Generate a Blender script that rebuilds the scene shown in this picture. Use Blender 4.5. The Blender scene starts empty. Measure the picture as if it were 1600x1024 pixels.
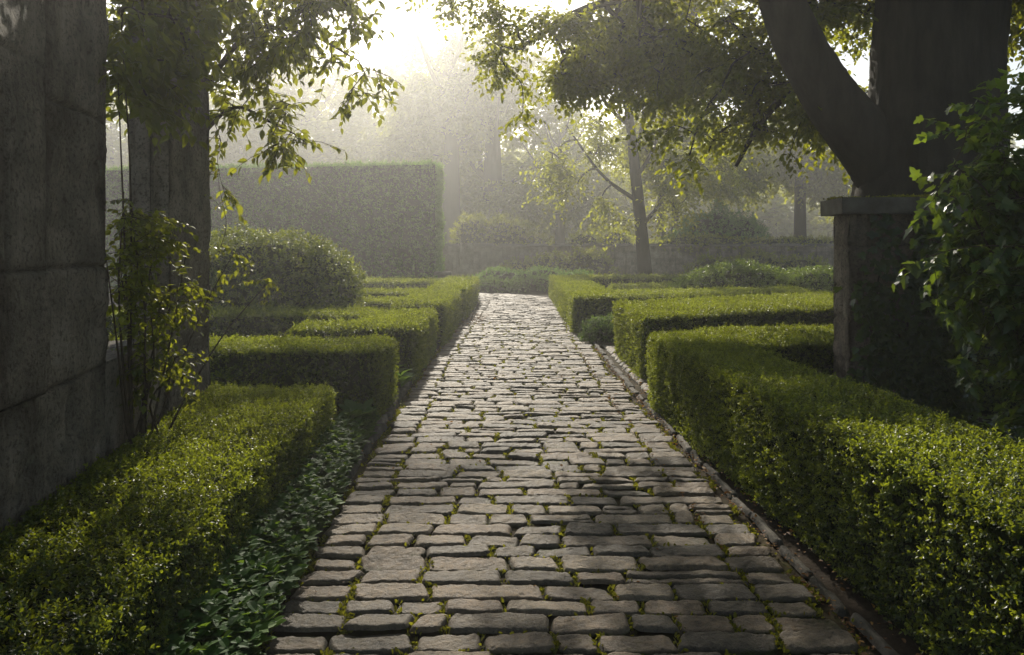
import bpy, math
import numpy as np

# ------------------------------------------------------------------ camera, light, air, exposure
S = bpy.context.scene
C = S.collection
R = math.radians
SUN_AZ, SUN_EL = R(-7.0), R(30.0)          # sun stands ahead, a little left of the path
EXPOSURE = 0.82
HAZE_DENSITY = 0.0039

cd = bpy.data.cameras.new('camera'); cam = bpy.data.objects.new('camera', cd); C.objects.link(cam)
cam.location = (0, 0, 1.6); cam.rotation_euler = (R(90), 0, 0)
cd.sensor_width = 36; cd.lens = 27.0
cd.shift_y = (385 - 512) / 1600.0
cd.clip_start = 0.05; cd.clip_end = 2000
S.camera = cam

w = bpy.data.worlds.new('World'); S.world = w; w.use_nodes = True
nt = w.node_tree
bg = nt.nodes['Background']
sky = nt.nodes.new('ShaderNodeTexSky'); sky.sky_type = 'NISHITA'; sky.sun_disc = False
sky.sun_elevation = SUN_EL; sky.sun_rotation = SUN_AZ
sky.air_density = 0.8; sky.dust_density = 0.8; sky.ozone_density = 1.0
wm = nt.nodes.new('ShaderNodeMix'); wm.data_type = 'RGBA'; wm.blend_type = 'MULTIPLY'; wm.inputs[0].default_value = 1.0
wm.inputs[7].default_value = (1.0, 0.93, 0.82, 1)          # warm morning white balance
nt.links.new(sky.outputs['Color'], wm.inputs[6]); nt.links.new(wm.outputs[2], bg.inputs['Color']); bg.inputs['Strength'].default_value = 0.095

sl = bpy.data.lights.new('sun', 'SUN'); sun = bpy.data.objects.new('sun', sl); C.objects.link(sun)
sl.energy = 3.9; sl.angle = R(0.6); sl.color = (1.0, 0.925, 0.79)
# light travels from (sin az, cos az, tan el) toward the scene
sun.rotation_euler = (R(90) - SUN_EL, 0, math.pi - SUN_AZ)
sun.location = (0, 0, 30)

S.view_settings.view_transform = 'Standard'; S.view_settings.look = 'None'
S.view_settings.gamma = 1; S.view_settings.exposure = EXPOSURE
S.view_settings.use_curve_mapping = False
S.render.engine = 'CYCLES'
cy = S.cycles
cy.max_bounces = 6; cy.diffuse_bounces = 3; cy.glossy_bounces = 2; cy.transmission_bounces = 3
cy.volume_bounces = 1; cy.transparent_max_bounces = 4
cy.sample_clamp_indirect = 4.0
cy.use_denoising = True

# ------------------------------------------------------------------ numeric helpers
RNG = np.random.default_rng(7)

def unit(v):
    return v / np.maximum(np.linalg.norm(v, axis=-1, keepdims=True), 1e-9)

def _h(ix, iy, iz):
    n = (ix * 374761393 + iy * 668265263 + iz * 2147483647 + 1274126177) & 0xFFFFFFFF
    n = ((n ^ (n >> 13)) * 1274126177) & 0xFFFFFFFF
    n = ((n ^ (n >> 16)) * 2246822519) & 0xFFFFFFFF
    return ((n ^ (n >> 15)) & 0xFFFF) / 32767.5 - 1.0

def vnoise(p):
    i = np.floor(p).astype(np.int64); f = p - i; f = f * f * (3 - 2 * f)
    x, y, z = i[..., 0], i[..., 1], i[..., 2]; fx, fy, fz = f[..., 0], f[..., 1], f[..., 2]
    def L(a, b, t): return a + (b - a) * t
    return L(L(L(_h(x, y, z), _h(x+1, y, z), fx), L(_h(x, y+1, z), _h(x+1, y+1, z), fx), fy),
             L(L(_h(x, y, z+1), _h(x+1, y, z+1), fx), L(_h(x, y+1, z+1), _h(x+1, y+1, z+1), fx), fy), fz)

def fbm(p, o=4):
    a, s, r = 1.0, 0.0, 0.0
    for _ in range(o):
        r = r + a * vnoise(p); s += a; a *= 0.5; p = p * 2.03 + 17.3
    return r / s

class MB:
    """collects vertices / faces (tris or quads) with a material slot and a per-vertex tint"""
    def __init__(self): self.v = []; self.q = []; self.t = []; self.n = 0; self.tint = []; self.qm = []; self.tm = []
    def add(self, v, quads=None, tris=None, mat=0, tint=None):
        v = np.asarray(v, float).reshape(-1, 3); self.v.append(v)
        if quads is not None and len(quads):
            q = np.asarray(quads).reshape(-1, 4) + self.n; self.q.append(q); self.qm.append(np.full(len(q), mat))
        if tris is not None and len(tris):
            t = np.asarray(tris).reshape(-1, 3) + self.n; self.t.append(t); self.tm.append(np.full(len(t), mat))
        if tint is None: tint = np.full(len(v), 0.5)
        self.tint.append(np.broadcast_to(np.asarray(tint, float), (len(v),))); self.n += len(v)
    def build(self, name, mats, parent=None, smooth=False):
        me = bpy.data.meshes.new(name)
        V = np.concatenate(self.v)
        Q = np.concatenate(self.q) if self.q else np.zeros((0, 4), int)
        T = np.concatenate(self.t) if self.t else np.zeros((0, 3), int)
        M = np.concatenate(self.qm + self.tm) if (self.qm or self.tm) else np.zeros(0)
        me.vertices.add(len(V)); me.vertices.foreach_set('co', V.astype(np.float32).ravel())
        loops = np.concatenate([Q.ravel(), T.ravel()]).astype(np.int32)
        me.loops.add(len(loops)); me.loops.foreach_set('vertex_index', loops)
        np_ = len(Q) + len(T); me.polygons.add(np_)
        st = np.concatenate([np.arange(len(Q)) * 4, len(Q) * 4 + np.arange(len(T)) * 3]).astype(np.int32)
        me.polygons.foreach_set('loop_start', st)
        me.polygons.foreach_set('material_index', M.astype(np.int32))
        me.polygons.foreach_set('use_smooth', np.full(np_, smooth))
        at = me.attributes.new('tint', 'FLOAT', 'POINT')
        at.data.foreach_set('value', np.concatenate(self.tint).astype(np.float32))
        me.update(calc_edges=True)
        for m in (mats if isinstance(mats, (list, tuple)) else [mats]): me.materials.append(m)
        o = bpy.data.objects.new(name, me); C.objects.link(o)
        if parent: o.parent = parent
        return o

def tag(o, label=None, cat=None, group=None, kind=None):
    if label: o['label'] = label
    if cat: o['category'] = cat
    if group: o['group'] = group
    if kind: o['kind'] = kind
    return o

def thing(name, label, cat, loc=(0, 0, 0), group=None):
    o = bpy.data.objects.new(name, None); C.objects.link(o); o.empty_display_size = 0.2
    # parts are modelled in world coordinates: keep the empty at the base and offset the children
    o.location = loc
    return tag(o, label, cat, group)

def part(mb, name, mats, parent, smooth=False):
    o = mb.build(name, mats, parent, smooth)
    o.matrix_parent_inverse.identity()
    o.location = (-parent.location.x, -parent.location.y, -parent.location.z)
    return o

# ------------------------------------------------------------------ materials
def newmat(name):
    m = bpy.data.materials.new(name); m.use_nodes = True
    n = m.node_tree.nodes; l = m.node_tree.links
    return m, n, l, n['Principled BSDF'], n['Material Output']

def ramp(n, stops):
    r = n.new('ShaderNodeValToRGB'); e = r.color_ramp.elements
    e[0].position, e[0].color = stops[0][0], (*stops[0][1], 1)
    e[1].position, e[1].color = stops[-1][0], (*stops[-1][1], 1)
    for p, c in stops[1:-1]:
        k = e.new(p); k.color = (*c, 1)
    return r

def leaf_mat(name, stops, trans, tmix=0.4, rough=0.38, spec=0.5):
    m, n, l, b, out = newmat(name)
    a = n.new('ShaderNodeAttribute'); a.attribute_name = 'tint'
    r = ramp(n, stops); l.new(a.outputs['Fac'], r.inputs['Fac'])
    l.new(r.outputs['Color'], b.inputs['Base Color'])
    b.inputs['Roughness'].default_value = rough; b.inputs['Specular IOR Level'].default_value = spec
    t = n.new('ShaderNodeBsdfTranslucent')
    mx = n.new('ShaderNodeMix'); mx.data_type = 'RGBA'; mx.blend_type = 'MULTIPLY'; mx.inputs[0].default_value = 1.0
    r2 = ramp(n, [(0.0, tuple(c * .45 for c in trans)), (1.0, tuple(min(1, c * 1.35) for c in trans))])
    l.new(a.outputs['Fac'], r2.inputs['Fac']); l.new(r2.outputs['Color'], t.inputs['Color'])
    s = n.new('ShaderNodeMixShader'); s.inputs[0].default_value = tmix
    l.new(b.outputs[0], s.inputs[1]); l.new(t.outputs[0], s.inputs[2]); l.new(s.outputs[0], out.inputs['Surface'])
    n.remove(mx)
    return m

def rough_mat(name, stops, scale=6.0, detail=8.0, bump=0.4, bscale=None, rough=0.85, stretch=(1, 1, 1), spec=0.3, use_tint=0.0, dist=0.01):
    m, n, l, b, out = newmat(name)
    tc = n.new('ShaderNodeTexCoord'); mp = n.new('ShaderNodeMapping'); mp.inputs['Scale'].default_value = stretch
    l.new(tc.outputs['Object'], mp.inputs['Vector'])
    no = n.new('ShaderNodeTexNoise'); no.inputs['Scale'].default_value = scale; no.inputs['Detail'].default_value = detail
    no.inputs['Roughness'].default_value = 0.62
    l.new(mp.outputs[0], no.inputs['Vector'])
    r = ramp(n, stops)
    if use_tint:
        a = n.new('ShaderNodeAttribute'); a.attribute_name = 'tint'
        ma = n.new('ShaderNodeMath'); ma.operation = 'MULTIPLY_ADD'; ma.inputs[1].default_value = use_tint
        su = n.new('ShaderNodeMath'); su.operation = 'SUBTRACT'; su.inputs[1].default_value = 0.5 * use_tint
        l.new(a.outputs['Fac'], ma.inputs[0]); l.new(no.outputs['Fac'], ma.inputs[2])
        l.new(ma.outputs[0], su.inputs[0]); l.new(su.outputs[0], r.inputs['Fac'])
    else:
        l.new(no.outputs['Fac'], r.inputs['Fac'])
    l.new(r.outputs['Color'], b.inputs['Base Color'])
    b.inputs['Roughness'].default_value = rough; b.inputs['Specular IOR Level'].default_value = spec
    n2 = n.new('ShaderNodeTexNoise'); n2.inputs['Scale'].default_value = bscale or scale * 5; n2.inputs['Detail'].default_value = 6
    n2.inputs['Roughness'].default_value = 0.7
    l.new(mp.outputs[0], n2.inputs['Vector'])
    bp = n.new('ShaderNodeBump'); bp.inputs['Strength'].default_value = bump; bp.inputs['Distance'].default_value = dist
    l.new(n2.outputs['Fac'], bp.inputs['Height']); l.new(bp.outputs[0], b.inputs['Normal'])
    return m

M = {}
M['box'] = leaf_mat('box_leaf', [(0, (.011, .033, .009)), (.5, (.029, .070, .014)), (1, (.135, .18, .024))], (.35, .395, .016), .42, .40, .45)
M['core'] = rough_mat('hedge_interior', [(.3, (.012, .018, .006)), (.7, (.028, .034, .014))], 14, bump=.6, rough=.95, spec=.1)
M['yew'] = leaf_mat('yew_leaf', [(0, (.036, .095, .020)), (.6, (.070, .17, .030)), (1, (.13, .26, .045))], (.28, .46, .035), .36, .5, .3)
M['lime'] = leaf_mat('tree_leaf', [(0, (.014, .032, .007)), (.6, (.030, .062, .010)), (1, (.075, .12, .016))], (.52, .54, .02), .48, .45, .25)
M['vine'] = leaf_mat('vine_leaf', [(0, (.014, .032, .008)), (.6, (.030, .062, .010)), (1, (.08, .12, .016))], (.38, .40, .02), .46, .42, .3)
M['bush'] = leaf_mat('bush_leaf', [(0, (.016, .040, .010)), (.6, (.032, .072, .014)), (1, (.07, .13, .02))], (.24, .33, .02), .42, .38, .5)
M['herb'] = leaf_mat('herb_leaf', [(0, (.020, .054, .014)), (.6, (.042, .10, .022)), (1, (.09, .17, .03))], (.18, .28, .025), .38, .6, .15)
M['moss'] = leaf_mat('moss_leaf', [(0, (.06, .07, .010)), (1, (.20, .19, .02))], (.35, .34, .02), .35, .7, .2)
M['litter'] = leaf_mat('dead_leaf', [(0, (.07, .030, .012)), (.6, (.17, .075, .02)), (1, (.34, .19, .04))], (.35, .16, .03), .25, .6, .3)
M['bark'] = rough_mat('bark', [(.3, (.014, .012, .009)), (.7, (.045, .038, .028))], 5, bump=.9, bscale=14, rough=.95, stretch=(1, 1, .18), spec=.15, dist=.03)
M['stem'] = rough_mat('stem_bark', [(.3, (.030, .022, .014)), (.7, (.075, .055, .036))], 20, bump=.5, rough=.9, spec=.2)
def sett_mat():
    m, n, l, b, out = newmat('granite_sett')
    tc = n.new('ShaderNodeTexCoord'); at = n.new('ShaderNodeAttribute'); at.attribute_name = 'tint'
    def noise(sc, det=8, ro=.6):
        k = n.new('ShaderNodeTexNoise'); k.inputs['Scale'].default_value = sc; k.inputs['Detail'].default_value = det; k.inputs['Roughness'].default_value = ro
        l.new(tc.outputs['Object'], k.inputs['Vector']); return k
    def math_(op, a, b_=None, c=None):
        k = n.new('ShaderNodeMath'); k.operation = op
        for i_, v in enumerate((a, b_, c)):
            if v is None: continue
            if isinstance(v, (int, float)): k.inputs[i_].default_value = v
            else: l.new(v, k.inputs[i_])
        return k.outputs[0]
    def mix(f, a, c, mode='MIX'):
        k = n.new('ShaderNodeMix'); k.data_type = 'RGBA'; k.blend_type = mode
        for sock, v in ((k.inputs[0], f), (k.inputs[6], a), (k.inputs[7], c)):
            if isinstance(v, (int, float)): sock.default_value = v
            elif isinstance(v, tuple): sock.default_value = (*v, 1)
            else: l.new(v, sock)
        return k.outputs[2]
    big, mid, fine = noise(7), noise(38, 10, .7), noise(150, 6, .7)
    hue = ramp(n, [(0, (.122, .101, .073)), (.35, (.182, .145, .100)), (.7, (.230, .168, .108)), (1, (.265, .212, .143))]); l.new(at.outputs['Fac'], hue.inputs['Fac'])
    r1 = ramp(n, [(.25, (.42, .42, .43)), (.5, (.88, .87, .86)), (.75, (1.35, 1.30, 1.22))]); l.new(mid.outputs['Fac'], r1.inputs['Fac'])
    c = mix(1.0, hue.outputs['Color'], r1.outputs['Color'], 'MULTIPLY')
    r2 = ramp(n, [(.32, (.55, .55, .55)), (.6, (1.08, 1.06, 1.02))]); l.new(big.outputs['Fac'], r2.inputs['Fac'])
    c = mix(1.0, c, r2.outputs['Color'], 'MULTIPLY')
    r3 = ramp(n, [(.35, (.45, .45, .45)), (.47, (1, 1, 1)), (.68, (1.1, 1.1, 1.1))]); l.new(fine.outputs['Fac'], r3.inputs['Fac'])
    c = mix(.8, c, r3.outputs['Color'], 'MULTIPLY')
    # soil and moss lie in the low edges of the stones
    sp = n.new('ShaderNodeSeparateXYZ'); l.new(tc.outputs['Object'], sp.inputs[0])
    low = math_('SUBTRACT', .006, sp.outputs['Z']); low = math_('MULTIPLY', low, 90.0); low = math_('ADD', low, math_('MULTIPLY', math_('SUBTRACT', mid.outputs['Fac'], .5), 2.2))
    k = n.new('ShaderNodeClamp'); l.new(low, k.inputs[0])
    ms = ramp(n, [(.42, (.038, .030, .018)), (.6, (.060, .062, .012))]); l.new(big.outputs['Fac'], ms.inputs['Fac'])
    c = mix(k.outputs[0], c, ms.outputs['Color'])
    l.new(c, b.inputs['Base Color'])
    rr = ramp(n, [(.3, (.48,)*3), (.7, (.78,)*3)]); l.new(mid.outputs['Fac'], rr.inputs['Fac']); l.new(rr.outputs['Color'], b.inputs['Roughness'])
    b.inputs['Specular IOR Level'].default_value = .38
    h = math_('ADD', math_('MULTIPLY', mid.outputs['Fac'], 1.0), math_('MULTIPLY', fine.outputs['Fac'], .35))
    bp = n.new('ShaderNodeBump'); bp.inputs['Strength'].default_value = 1.0; bp.inputs['Distance'].default_value = .022
    l.new(h, bp.inputs['Height']); l.new(bp.outputs[0], b.inputs['Normal'])
    return m
M['sett'] = sett_mat()
M['joint'] = rough_mat('joint_earth', [(.35, (.030, .022, .014)), (.55, (.055, .042, .022)), (.7, (.075, .075, .018))], 7, bump=.6, rough=.95, spec=.1)
M['soil'] = rough_mat('garden_soil', [(.35, (.022, .016, .011)), (.55, (.045, .033, .022)), (.72, (.035, .045, .016))], 3, bump=.8, bscale=40, rough=.95, spec=.1, dist=.02)
def old_stone(name, stops, scale, bscale, dist, lichen):
    m = rough_mat(name, stops, scale, detail=13, bump=1.0, bscale=bscale, rough=.85, spec=.25, use_tint=.28, dist=dist)
    n, l = m.node_tree.nodes, m.node_tree.links; b = n['Principled BSDF']; src = b.inputs['Base Color'].links[0].from_socket
    tc = n.new('ShaderNodeTexCoord')
    def layer(col, scale_, stretch, lo, hi, amt, mode, src):
        mp = n.new('ShaderNodeMapping'); mp.inputs['Scale'].default_value = stretch; l.new(tc.outputs['Object'], mp.inputs['Vector'])
        k = n.new('ShaderNodeTexNoise'); k.inputs['Scale'].default_value = scale_; k.inputs['Detail'].default_value = 9; k.inputs['Roughness'].default_value = .68
        l.new(mp.outputs[0], k.inputs['Vector'])
        r = ramp(n, [(lo, (0, 0, 0)), (hi, (amt,) * 3)]); l.new(k.outputs['Fac'], r.inputs['Fac'])
        x = n.new('ShaderNodeMix'); x.data_type = 'RGBA'; x.blend_type = mode
        l.new(r.outputs['Color'], x.inputs[0]); l.new(src, x.inputs[6]); x.inputs[7].default_value = (*col, 1); return x.outputs[2]
    c = layer((.30, .27, .24), 4.0, (1, 1, .16), .48, .66, .85, 'MULTIPLY', src)      # run-off streaks
    c = layer((.36, .34, .30), 46, (1, 1, 1), .50, .62, .9, 'MULTIPLY', c)            # pits
    c = layer(lichen, 7.5, (1, 1, 1), .58, .68, .55, 'MIX', c)                        # lichen
    l.new(c, b.inputs['Base Color']); return m
M['wallstone'] = old_stone('old_wall_stone', [(.25, (.095, .080, .060)), (.5, (.21, .178, .136)), (.75, (.37, .315, .245))], 4.0, 42, .045, (.30, .28, .20))
M['pierstone'] = old_stone('pillar_stone', [(.25, (.10, .075, .052)), (.5, (.23, .18, .13)), (.75, (.38, .31, .23))], 6, 45, .045, (.27, .25, .16))
M['kerb'] = rough_mat('kerb_stone', [(.3, (.040, .036, .024)), (.5, (.085, .074, .055)), (.7, (.16, .14, .115))], 8, detail=12, bump=1.0, bscale=50, rough=.8, use_tint=.3, dist=.02)
M['slab'] = rough_mat('weathered_slab', [(.3, (.050, .042, .030)), (.7, (.15, .13, .098))], 6, bump=.7, bscale=40, rough=.85, use_tint=.2)
M['timber'] = rough_mat('weathered_timber', [(.3, (.06, .050, .038)), (.7, (.15, .13, .10))], 9, bump=.8, bscale=30, rough=.85, stretch=(1, 1, .06), spec=.25)

# ------------------------------------------------------------------ leaves
def tmpl(pts, faces_q, faces_t=()):
    return np.array(pts, float), np.array(faces_q, int).reshape(-1, 4), np.array(faces_t, int).reshape(-1, 3)
T_BOX = tmpl([(0, 0, 0), (.32, .5, .10), (.75, .36, .07), (1, 0, -.06), (.75, -.36, .07), (.32, -.5, .10)],
             [(0, 3, 2, 1), (0, 5, 4, 3)])
def _ovate():
    prof = [(.06, .0), (.22, .38), (.45, .5), (.70, .34), (1.0, 0)]
    P = [(0, 0, 0)]; Q = []; Tr = []
    for t, wd in prof[1:4]:
        z = -.18 * t * t
        P += [(t, wd, z + .12 * wd), (t, 0, z - .02), (t, -wd, z + .12 * wd)]
    P.append((1, 0, -.24))
    Tr += [(0, 2, 1), (0, 3, 2)]
    for k in range(2):
        a = 1 + 3 * k; b = a + 3
        Q += [(a, a+1, b+1, b), (a+1, a+2, b+2, b+1)]
    Tr += [(7, 8, 10), (8, 9, 10)]
    return tmpl(P, Q, Tr)
T_OV = _ovate()
def _lobed():
    out = [(.02, 0), (-.06, .22), (.14, .52), (.26, .34), (.50, .56), (.56, .26), (.80, .22), (1, 0),
           (.80, -.22), (.56, -.26), (.50, -.56), (.26, -.34), (.14, -.52), (-.06, -.22)]
    P = [(x, y, .14 * abs(y) - .22 * x * x) for x, y in out] + [(.36, 0, -.04)]
    c = len(out); Tr = [(c, i, (i + 1) % c) for i in range(c)]
    return tmpl(P, [], Tr)
T_LOB = _lobed()
def _broad():
    P = [(0, 0, 0)]; Q = []; Tr = []
    for t, wd in [(.15, .30), (.38, .5), (.66, .40), (.88, .18)]:
        z = .10 * t - .45 * t * t
        P += [(t, wd, z + .16 * wd), (t, 0, z), (t, -wd, z + .16 * wd)]
    P.append((1, 0, -.36)); Tr += [(0, 2, 1), (0, 3, 2)]
    for k in range(3):
        a = 1 + 3 * k; b = a + 3; Q += [(a, a+1, b+1, b), (a+1, a+2, b+2, b+1)]
    Tr += [(10, 11, 13), (11, 12, 13)]
    return tmpl(P, Q, Tr)
T_BR = _broad()

def leaves(mb, P, D, N, L, W, T=T_BOX, mat=0, tint=None):
    """one leaf per row of P: D along the blade, N up out of the blade"""
    D = unit(D); Sx = unit(np.cross(N, D)); N = np.cross(D, Sx)
    L = np.broadcast_to(np.asarray(L, float), (len(P),))[:, None, None]
    W = np.broadcast_to(np.asarray(W, float), (len(P),))[:, None, None]
    tv, tq, tt = T
    V = P[:, None, :] + L * tv[None, :, 0:1] * D[:, None, :] + W * tv[None, :, 1:2] * Sx[:, None, :] + L * tv[None, :, 2:3] * N[:, None, :]
    n = len(P); off = (np.arange(n) * len(tv))[:, None, None]
    if tint is None: tint = RNG.random(n)
    mb.add(V.reshape(-1, 3), (tq[None] + off).reshape(-1, 4) if len(tq) else None,
           (tt[None] + off).reshape(-1, 3) if len(tt) else None, mat, np.repeat(tint, len(tv)))

def sprigs(mb, P, D, L, k=6, ln=2.0, T=T_BOX, mat=0, bright=0.0, wr=.62, spread=.9):
    """little shoots: k leaves round a stem of ln leaf lengths"""
    n = len(P); D = unit(D)
    L = np.broadcast_to(np.asarray(L, float), (n,))
    a = unit(np.cross(D, RNG.normal(size=(n, 3)))); b = np.cross(D, a)
    base_t = RNG.random(n)
    for i in range(k):
        f = (i + .3) / k
        th = i * 2.4 + RNG.random(n) * .8
        rad = a * np.cos(th)[:, None] + b * np.sin(th)[:, None]
        ld = unit(D * (.35 + .5 * f) + rad * spread + RNG.normal(size=(n, 3)) * .15)
        p = P + D * (L * ln * f)[:, None]
        nn = unit(D - ld * (D * ld).sum(1, keepdims=True) + RNG.normal(size=(n, 3)) * .25)
        s = L * (.75 + .5 * RNG.random(n)) * (1.05 - .25 * f)
        leaves(mb, p, ld, nn, s, s * wr, T, mat, np.clip(.55 * base_t + .25 * RNG.random(n) + .25 * f + bright - .08, 0, 1))

# ------------------------------------------------------------------ tubes
def tube(mb, pts, rad, k=6, mat=0, rough=0.0, tint=.5, cap=False):
    pts = np.asarray(pts, float); rad = np.broadcast_to(np.asarray(rad, float), (len(pts),))
    t = unit(np.gradient(pts, axis=0))
    ref = np.array([1., 0, 0]) if abs(t[0][0]) < .8 else np.array([0, 1., 0])
    u = np.empty_like(pts); prev = ref
    for i in range(len(pts)):
        x = prev - t[i] * (prev @ t[i]); prev = x / max(np.linalg.norm(x), 1e-6); u[i] = prev
    v = np.cross(t, u)
    th = np.arange(k) * 2 * math.pi / k
    dirs = u[:, None] * np.cos(th)[None, :, None] + v[:, None] * np.sin(th)[None, :, None]
    V = pts[:, None] + dirs * rad[:, None, None]
    if rough:
        q = V.copy(); q[..., 2] *= .22
        d = .9 - 2.2 * np.abs(fbm(q.reshape(-1, 3) * 7, 4)).reshape(V.shape[:2]) + .8 * fbm(V.reshape(-1, 3) * 1.5 + 5, 3).reshape(V.shape[:2])
        V = V + dirs * (d * rough)[..., None]
    n = len(pts); i = np.arange(n - 1)[:, None] * k; j = np.arange(k)[None]; j2 = (j + 1) % k
    Q = np.stack([i + j, i + j2, i + k + j2, i + k + j], -1).reshape(-1, 4)
    mb.add(V.reshape(-1, 3), Q, None, mat, tint)

def spline(ctrl, n):
    c = np.asarray(ctrl, float); m = len(c)
    p = np.concatenate([[2*c[0]-c[1]], c, [2*c[-1]-c[-2]]]); s = np.linspace(0, m - 1 - 1e-6, n)
    i = s.astype(int); f = (s - i)[:, None]
    a, b, d, e = p[i], p[i+1], p[i+2], p[i+3]
    return .5 * ((2*b) + (d-a)*f + (2*a-5*b+4*d-e)*f**2 + (-a+3*b-3*d+e)*f**3)

# ------------------------------------------------------------------ clipped hedges
def inset(poly, r):
    poly = np.asarray(poly, float); n = len(poly)
    out = []
    for i in range(n):
        a, b, c = poly[i-1], poly[i], poly[(i+1) % n]
        e1 = unit((b-a)[None])[0]; e2 = unit((c-b)[None])[0]
        n1 = np.array([-e1[1], e1[0]]); n2 = np.array([-e2[1], e2[0]])
        A = np.array([n1, n2]); rhs = np.array([n1 @ b + r, n2 @ b + r])
        out.append(np.linalg.solve(A, rhs))
    return np.array(out)

def inpoly(P, poly):
    ok = np.ones(len(P), bool)
    for i in range(len(poly)):
        a, b = poly[i], poly[(i+1) % len(poly)]; e = b - a
        ok &= (e[0] * (P[:, 1]-a[1]) - e[1] * (P[:, 0]-a[0])) > 0
    return ok

def closest(P, poly):
    best = P.copy(); bd = np.full(len(P), 1e9)
    for i in range(len(poly)):
        a, b = poly[i], poly[(i+1) % len(poly)]; e = b - a
        t = np.clip(((P - a) @ e) / (e @ e), 0, 1); q = a + t[:, None] * e; d = ((P-q)**2).sum(1)
        m = d < bd; best[m] = q[m]; bd[m] = d[m]
    ins = inpoly(P, poly); best[ins] = P[ins]
    return best

def hedge(name, label, polys, L, r=.08, mat='yew', k=1.1, wob=.018, cat='hedge', group=None, shoots=.06, only=None, bright=0):
    """polys: list of (convex CCW footprint, height); a hedge is one thing, one mesh"""
    mb = MB(); polys = [(np.asarray(p, float), h) for p, h in polys]
    ns = .85 * k / L**2
    for pi, (poly, h) in enumerate(polys):
        n = len(poly); ip = inset(poly, r)
        # core prism, a little inside the leaves
        ci = inset(poly, .055 if L < .04 else .09); hh = h - (.055 if L < .04 else .09)
        V = [(x, y, -.03) for x, y in ci] + [(x, y, hh) for x, y in ci]
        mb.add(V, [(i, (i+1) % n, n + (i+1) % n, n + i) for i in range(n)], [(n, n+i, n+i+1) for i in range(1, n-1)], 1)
        pts = []
        a = poly[0]
        for i in range(1, n-1):
            b, c = poly[i], poly[i+1]
            ar = .5 * abs((b[0]-a[0])*(c[1]-a[1]) - (b[1]-a[1])*(c[0]-a[0])); m = int(ar * ns)
            s = np.sqrt(RNG.random((m, 1))); t = RNG.random((m, 1))
            q = a*(1-s) + b*s*(1-t) + c*s*t
            pts.append(np.c_[q, np.full(m, h)])
        for i in range(n):
            a2, b2 = poly[i], poly[(i+1) % n]; ln = np.linalg.norm(b2-a2); m = int(ln * h * ns)
            t = RNG.random((m, 1)); q = a2 + (b2-a2)*t
            pts.append(np.c_[q, RNG.random(m) * h])
        P = np.concatenate(pts)
        if only is not None: P = P[only(P)]
        q2 = closest(P[:, :2], ip); qz = np.minimum(P[:, 2], h - r)
        Qp = np.c_[q2, qz]; nrm = unit(P - Qp); P = Qp + nrm * r
        keep = np.ones(len(P), bool)
        for pj, (po, hj) in enumerate(polys):
            if pj != pi: keep &= ~(inpoly(P[:, :2], inset(po, .03)) & (P[:, 2] < hj - .02))
        P, nrm = P[keep], nrm[keep]
        lump = fbm(P * 2.6 + pi, 3) * wob * 1.5 + fbm(P * 9, 2) * wob
        dep = -RNG.random(len(P)) ** 1.5 * L * 3.2
        P = P + nrm * (lump + dep)[:, None] - nrm * (L * 1.2)
        up = np.array([0, 0, 1.])
        D = unit(nrm * .9 + up * .35 + RNG.normal(size=P.shape) * .42)
        gs = 2.2 if L < .05 else .7
        br = bright + .38 * fbm(P * gs + 11, 3) + .22 * fbm(P * gs * 5, 2)      # patches of older and younger growth
        sprigs(mb, P, D, L * (.85 + .3 * RNG.random(len(P))), 6, 2.0, T_BOX, 0, br)
        # young shoots above the cut
        m = RNG.random(len(P)) < shoots * np.clip(nrm[:, 2] + .25, 0, 1)
        if m.any(): sprigs(mb, P[m] + nrm[m] * L * 1.3, unit(nrm[m] + up * .6 + RNG.normal(size=(m.sum(), 3)) * .35), L * .95, 5, 2.6, T_BOX, 0, .3 + bright, .5, .6)
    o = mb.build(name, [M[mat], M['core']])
    return tag(o, label, cat, group)

# ------------------------------------------------------------------ loose shrubs and trees
def crown_points(ell, n, gap=.0, gs=.8, shell=.0):
    """n points in a union of ellipsoids (centre, radii); noise opens gaps"""
    vol = np.array([r[0]*r[1]*r[2] for c, r in ell]); vol = vol / vol.sum()
    out = []
    for (c, r), f in zip(ell, vol):
        m = max(1, int(n * f)); d = unit(RNG.normal(size=(m*3, 3))); s = RNG.random((m*3, 1)) ** (1/3)
        if shell: s = shell + (1-shell) * s
        p = np.array(c) + d * s * np.array(r)
        ok = fbm(p * gs + 3.7, 2) > gap - .6 if gap else np.ones(len(p), bool)
        out.append(p[ok][:m])
    return np.concatenate(out)

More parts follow.
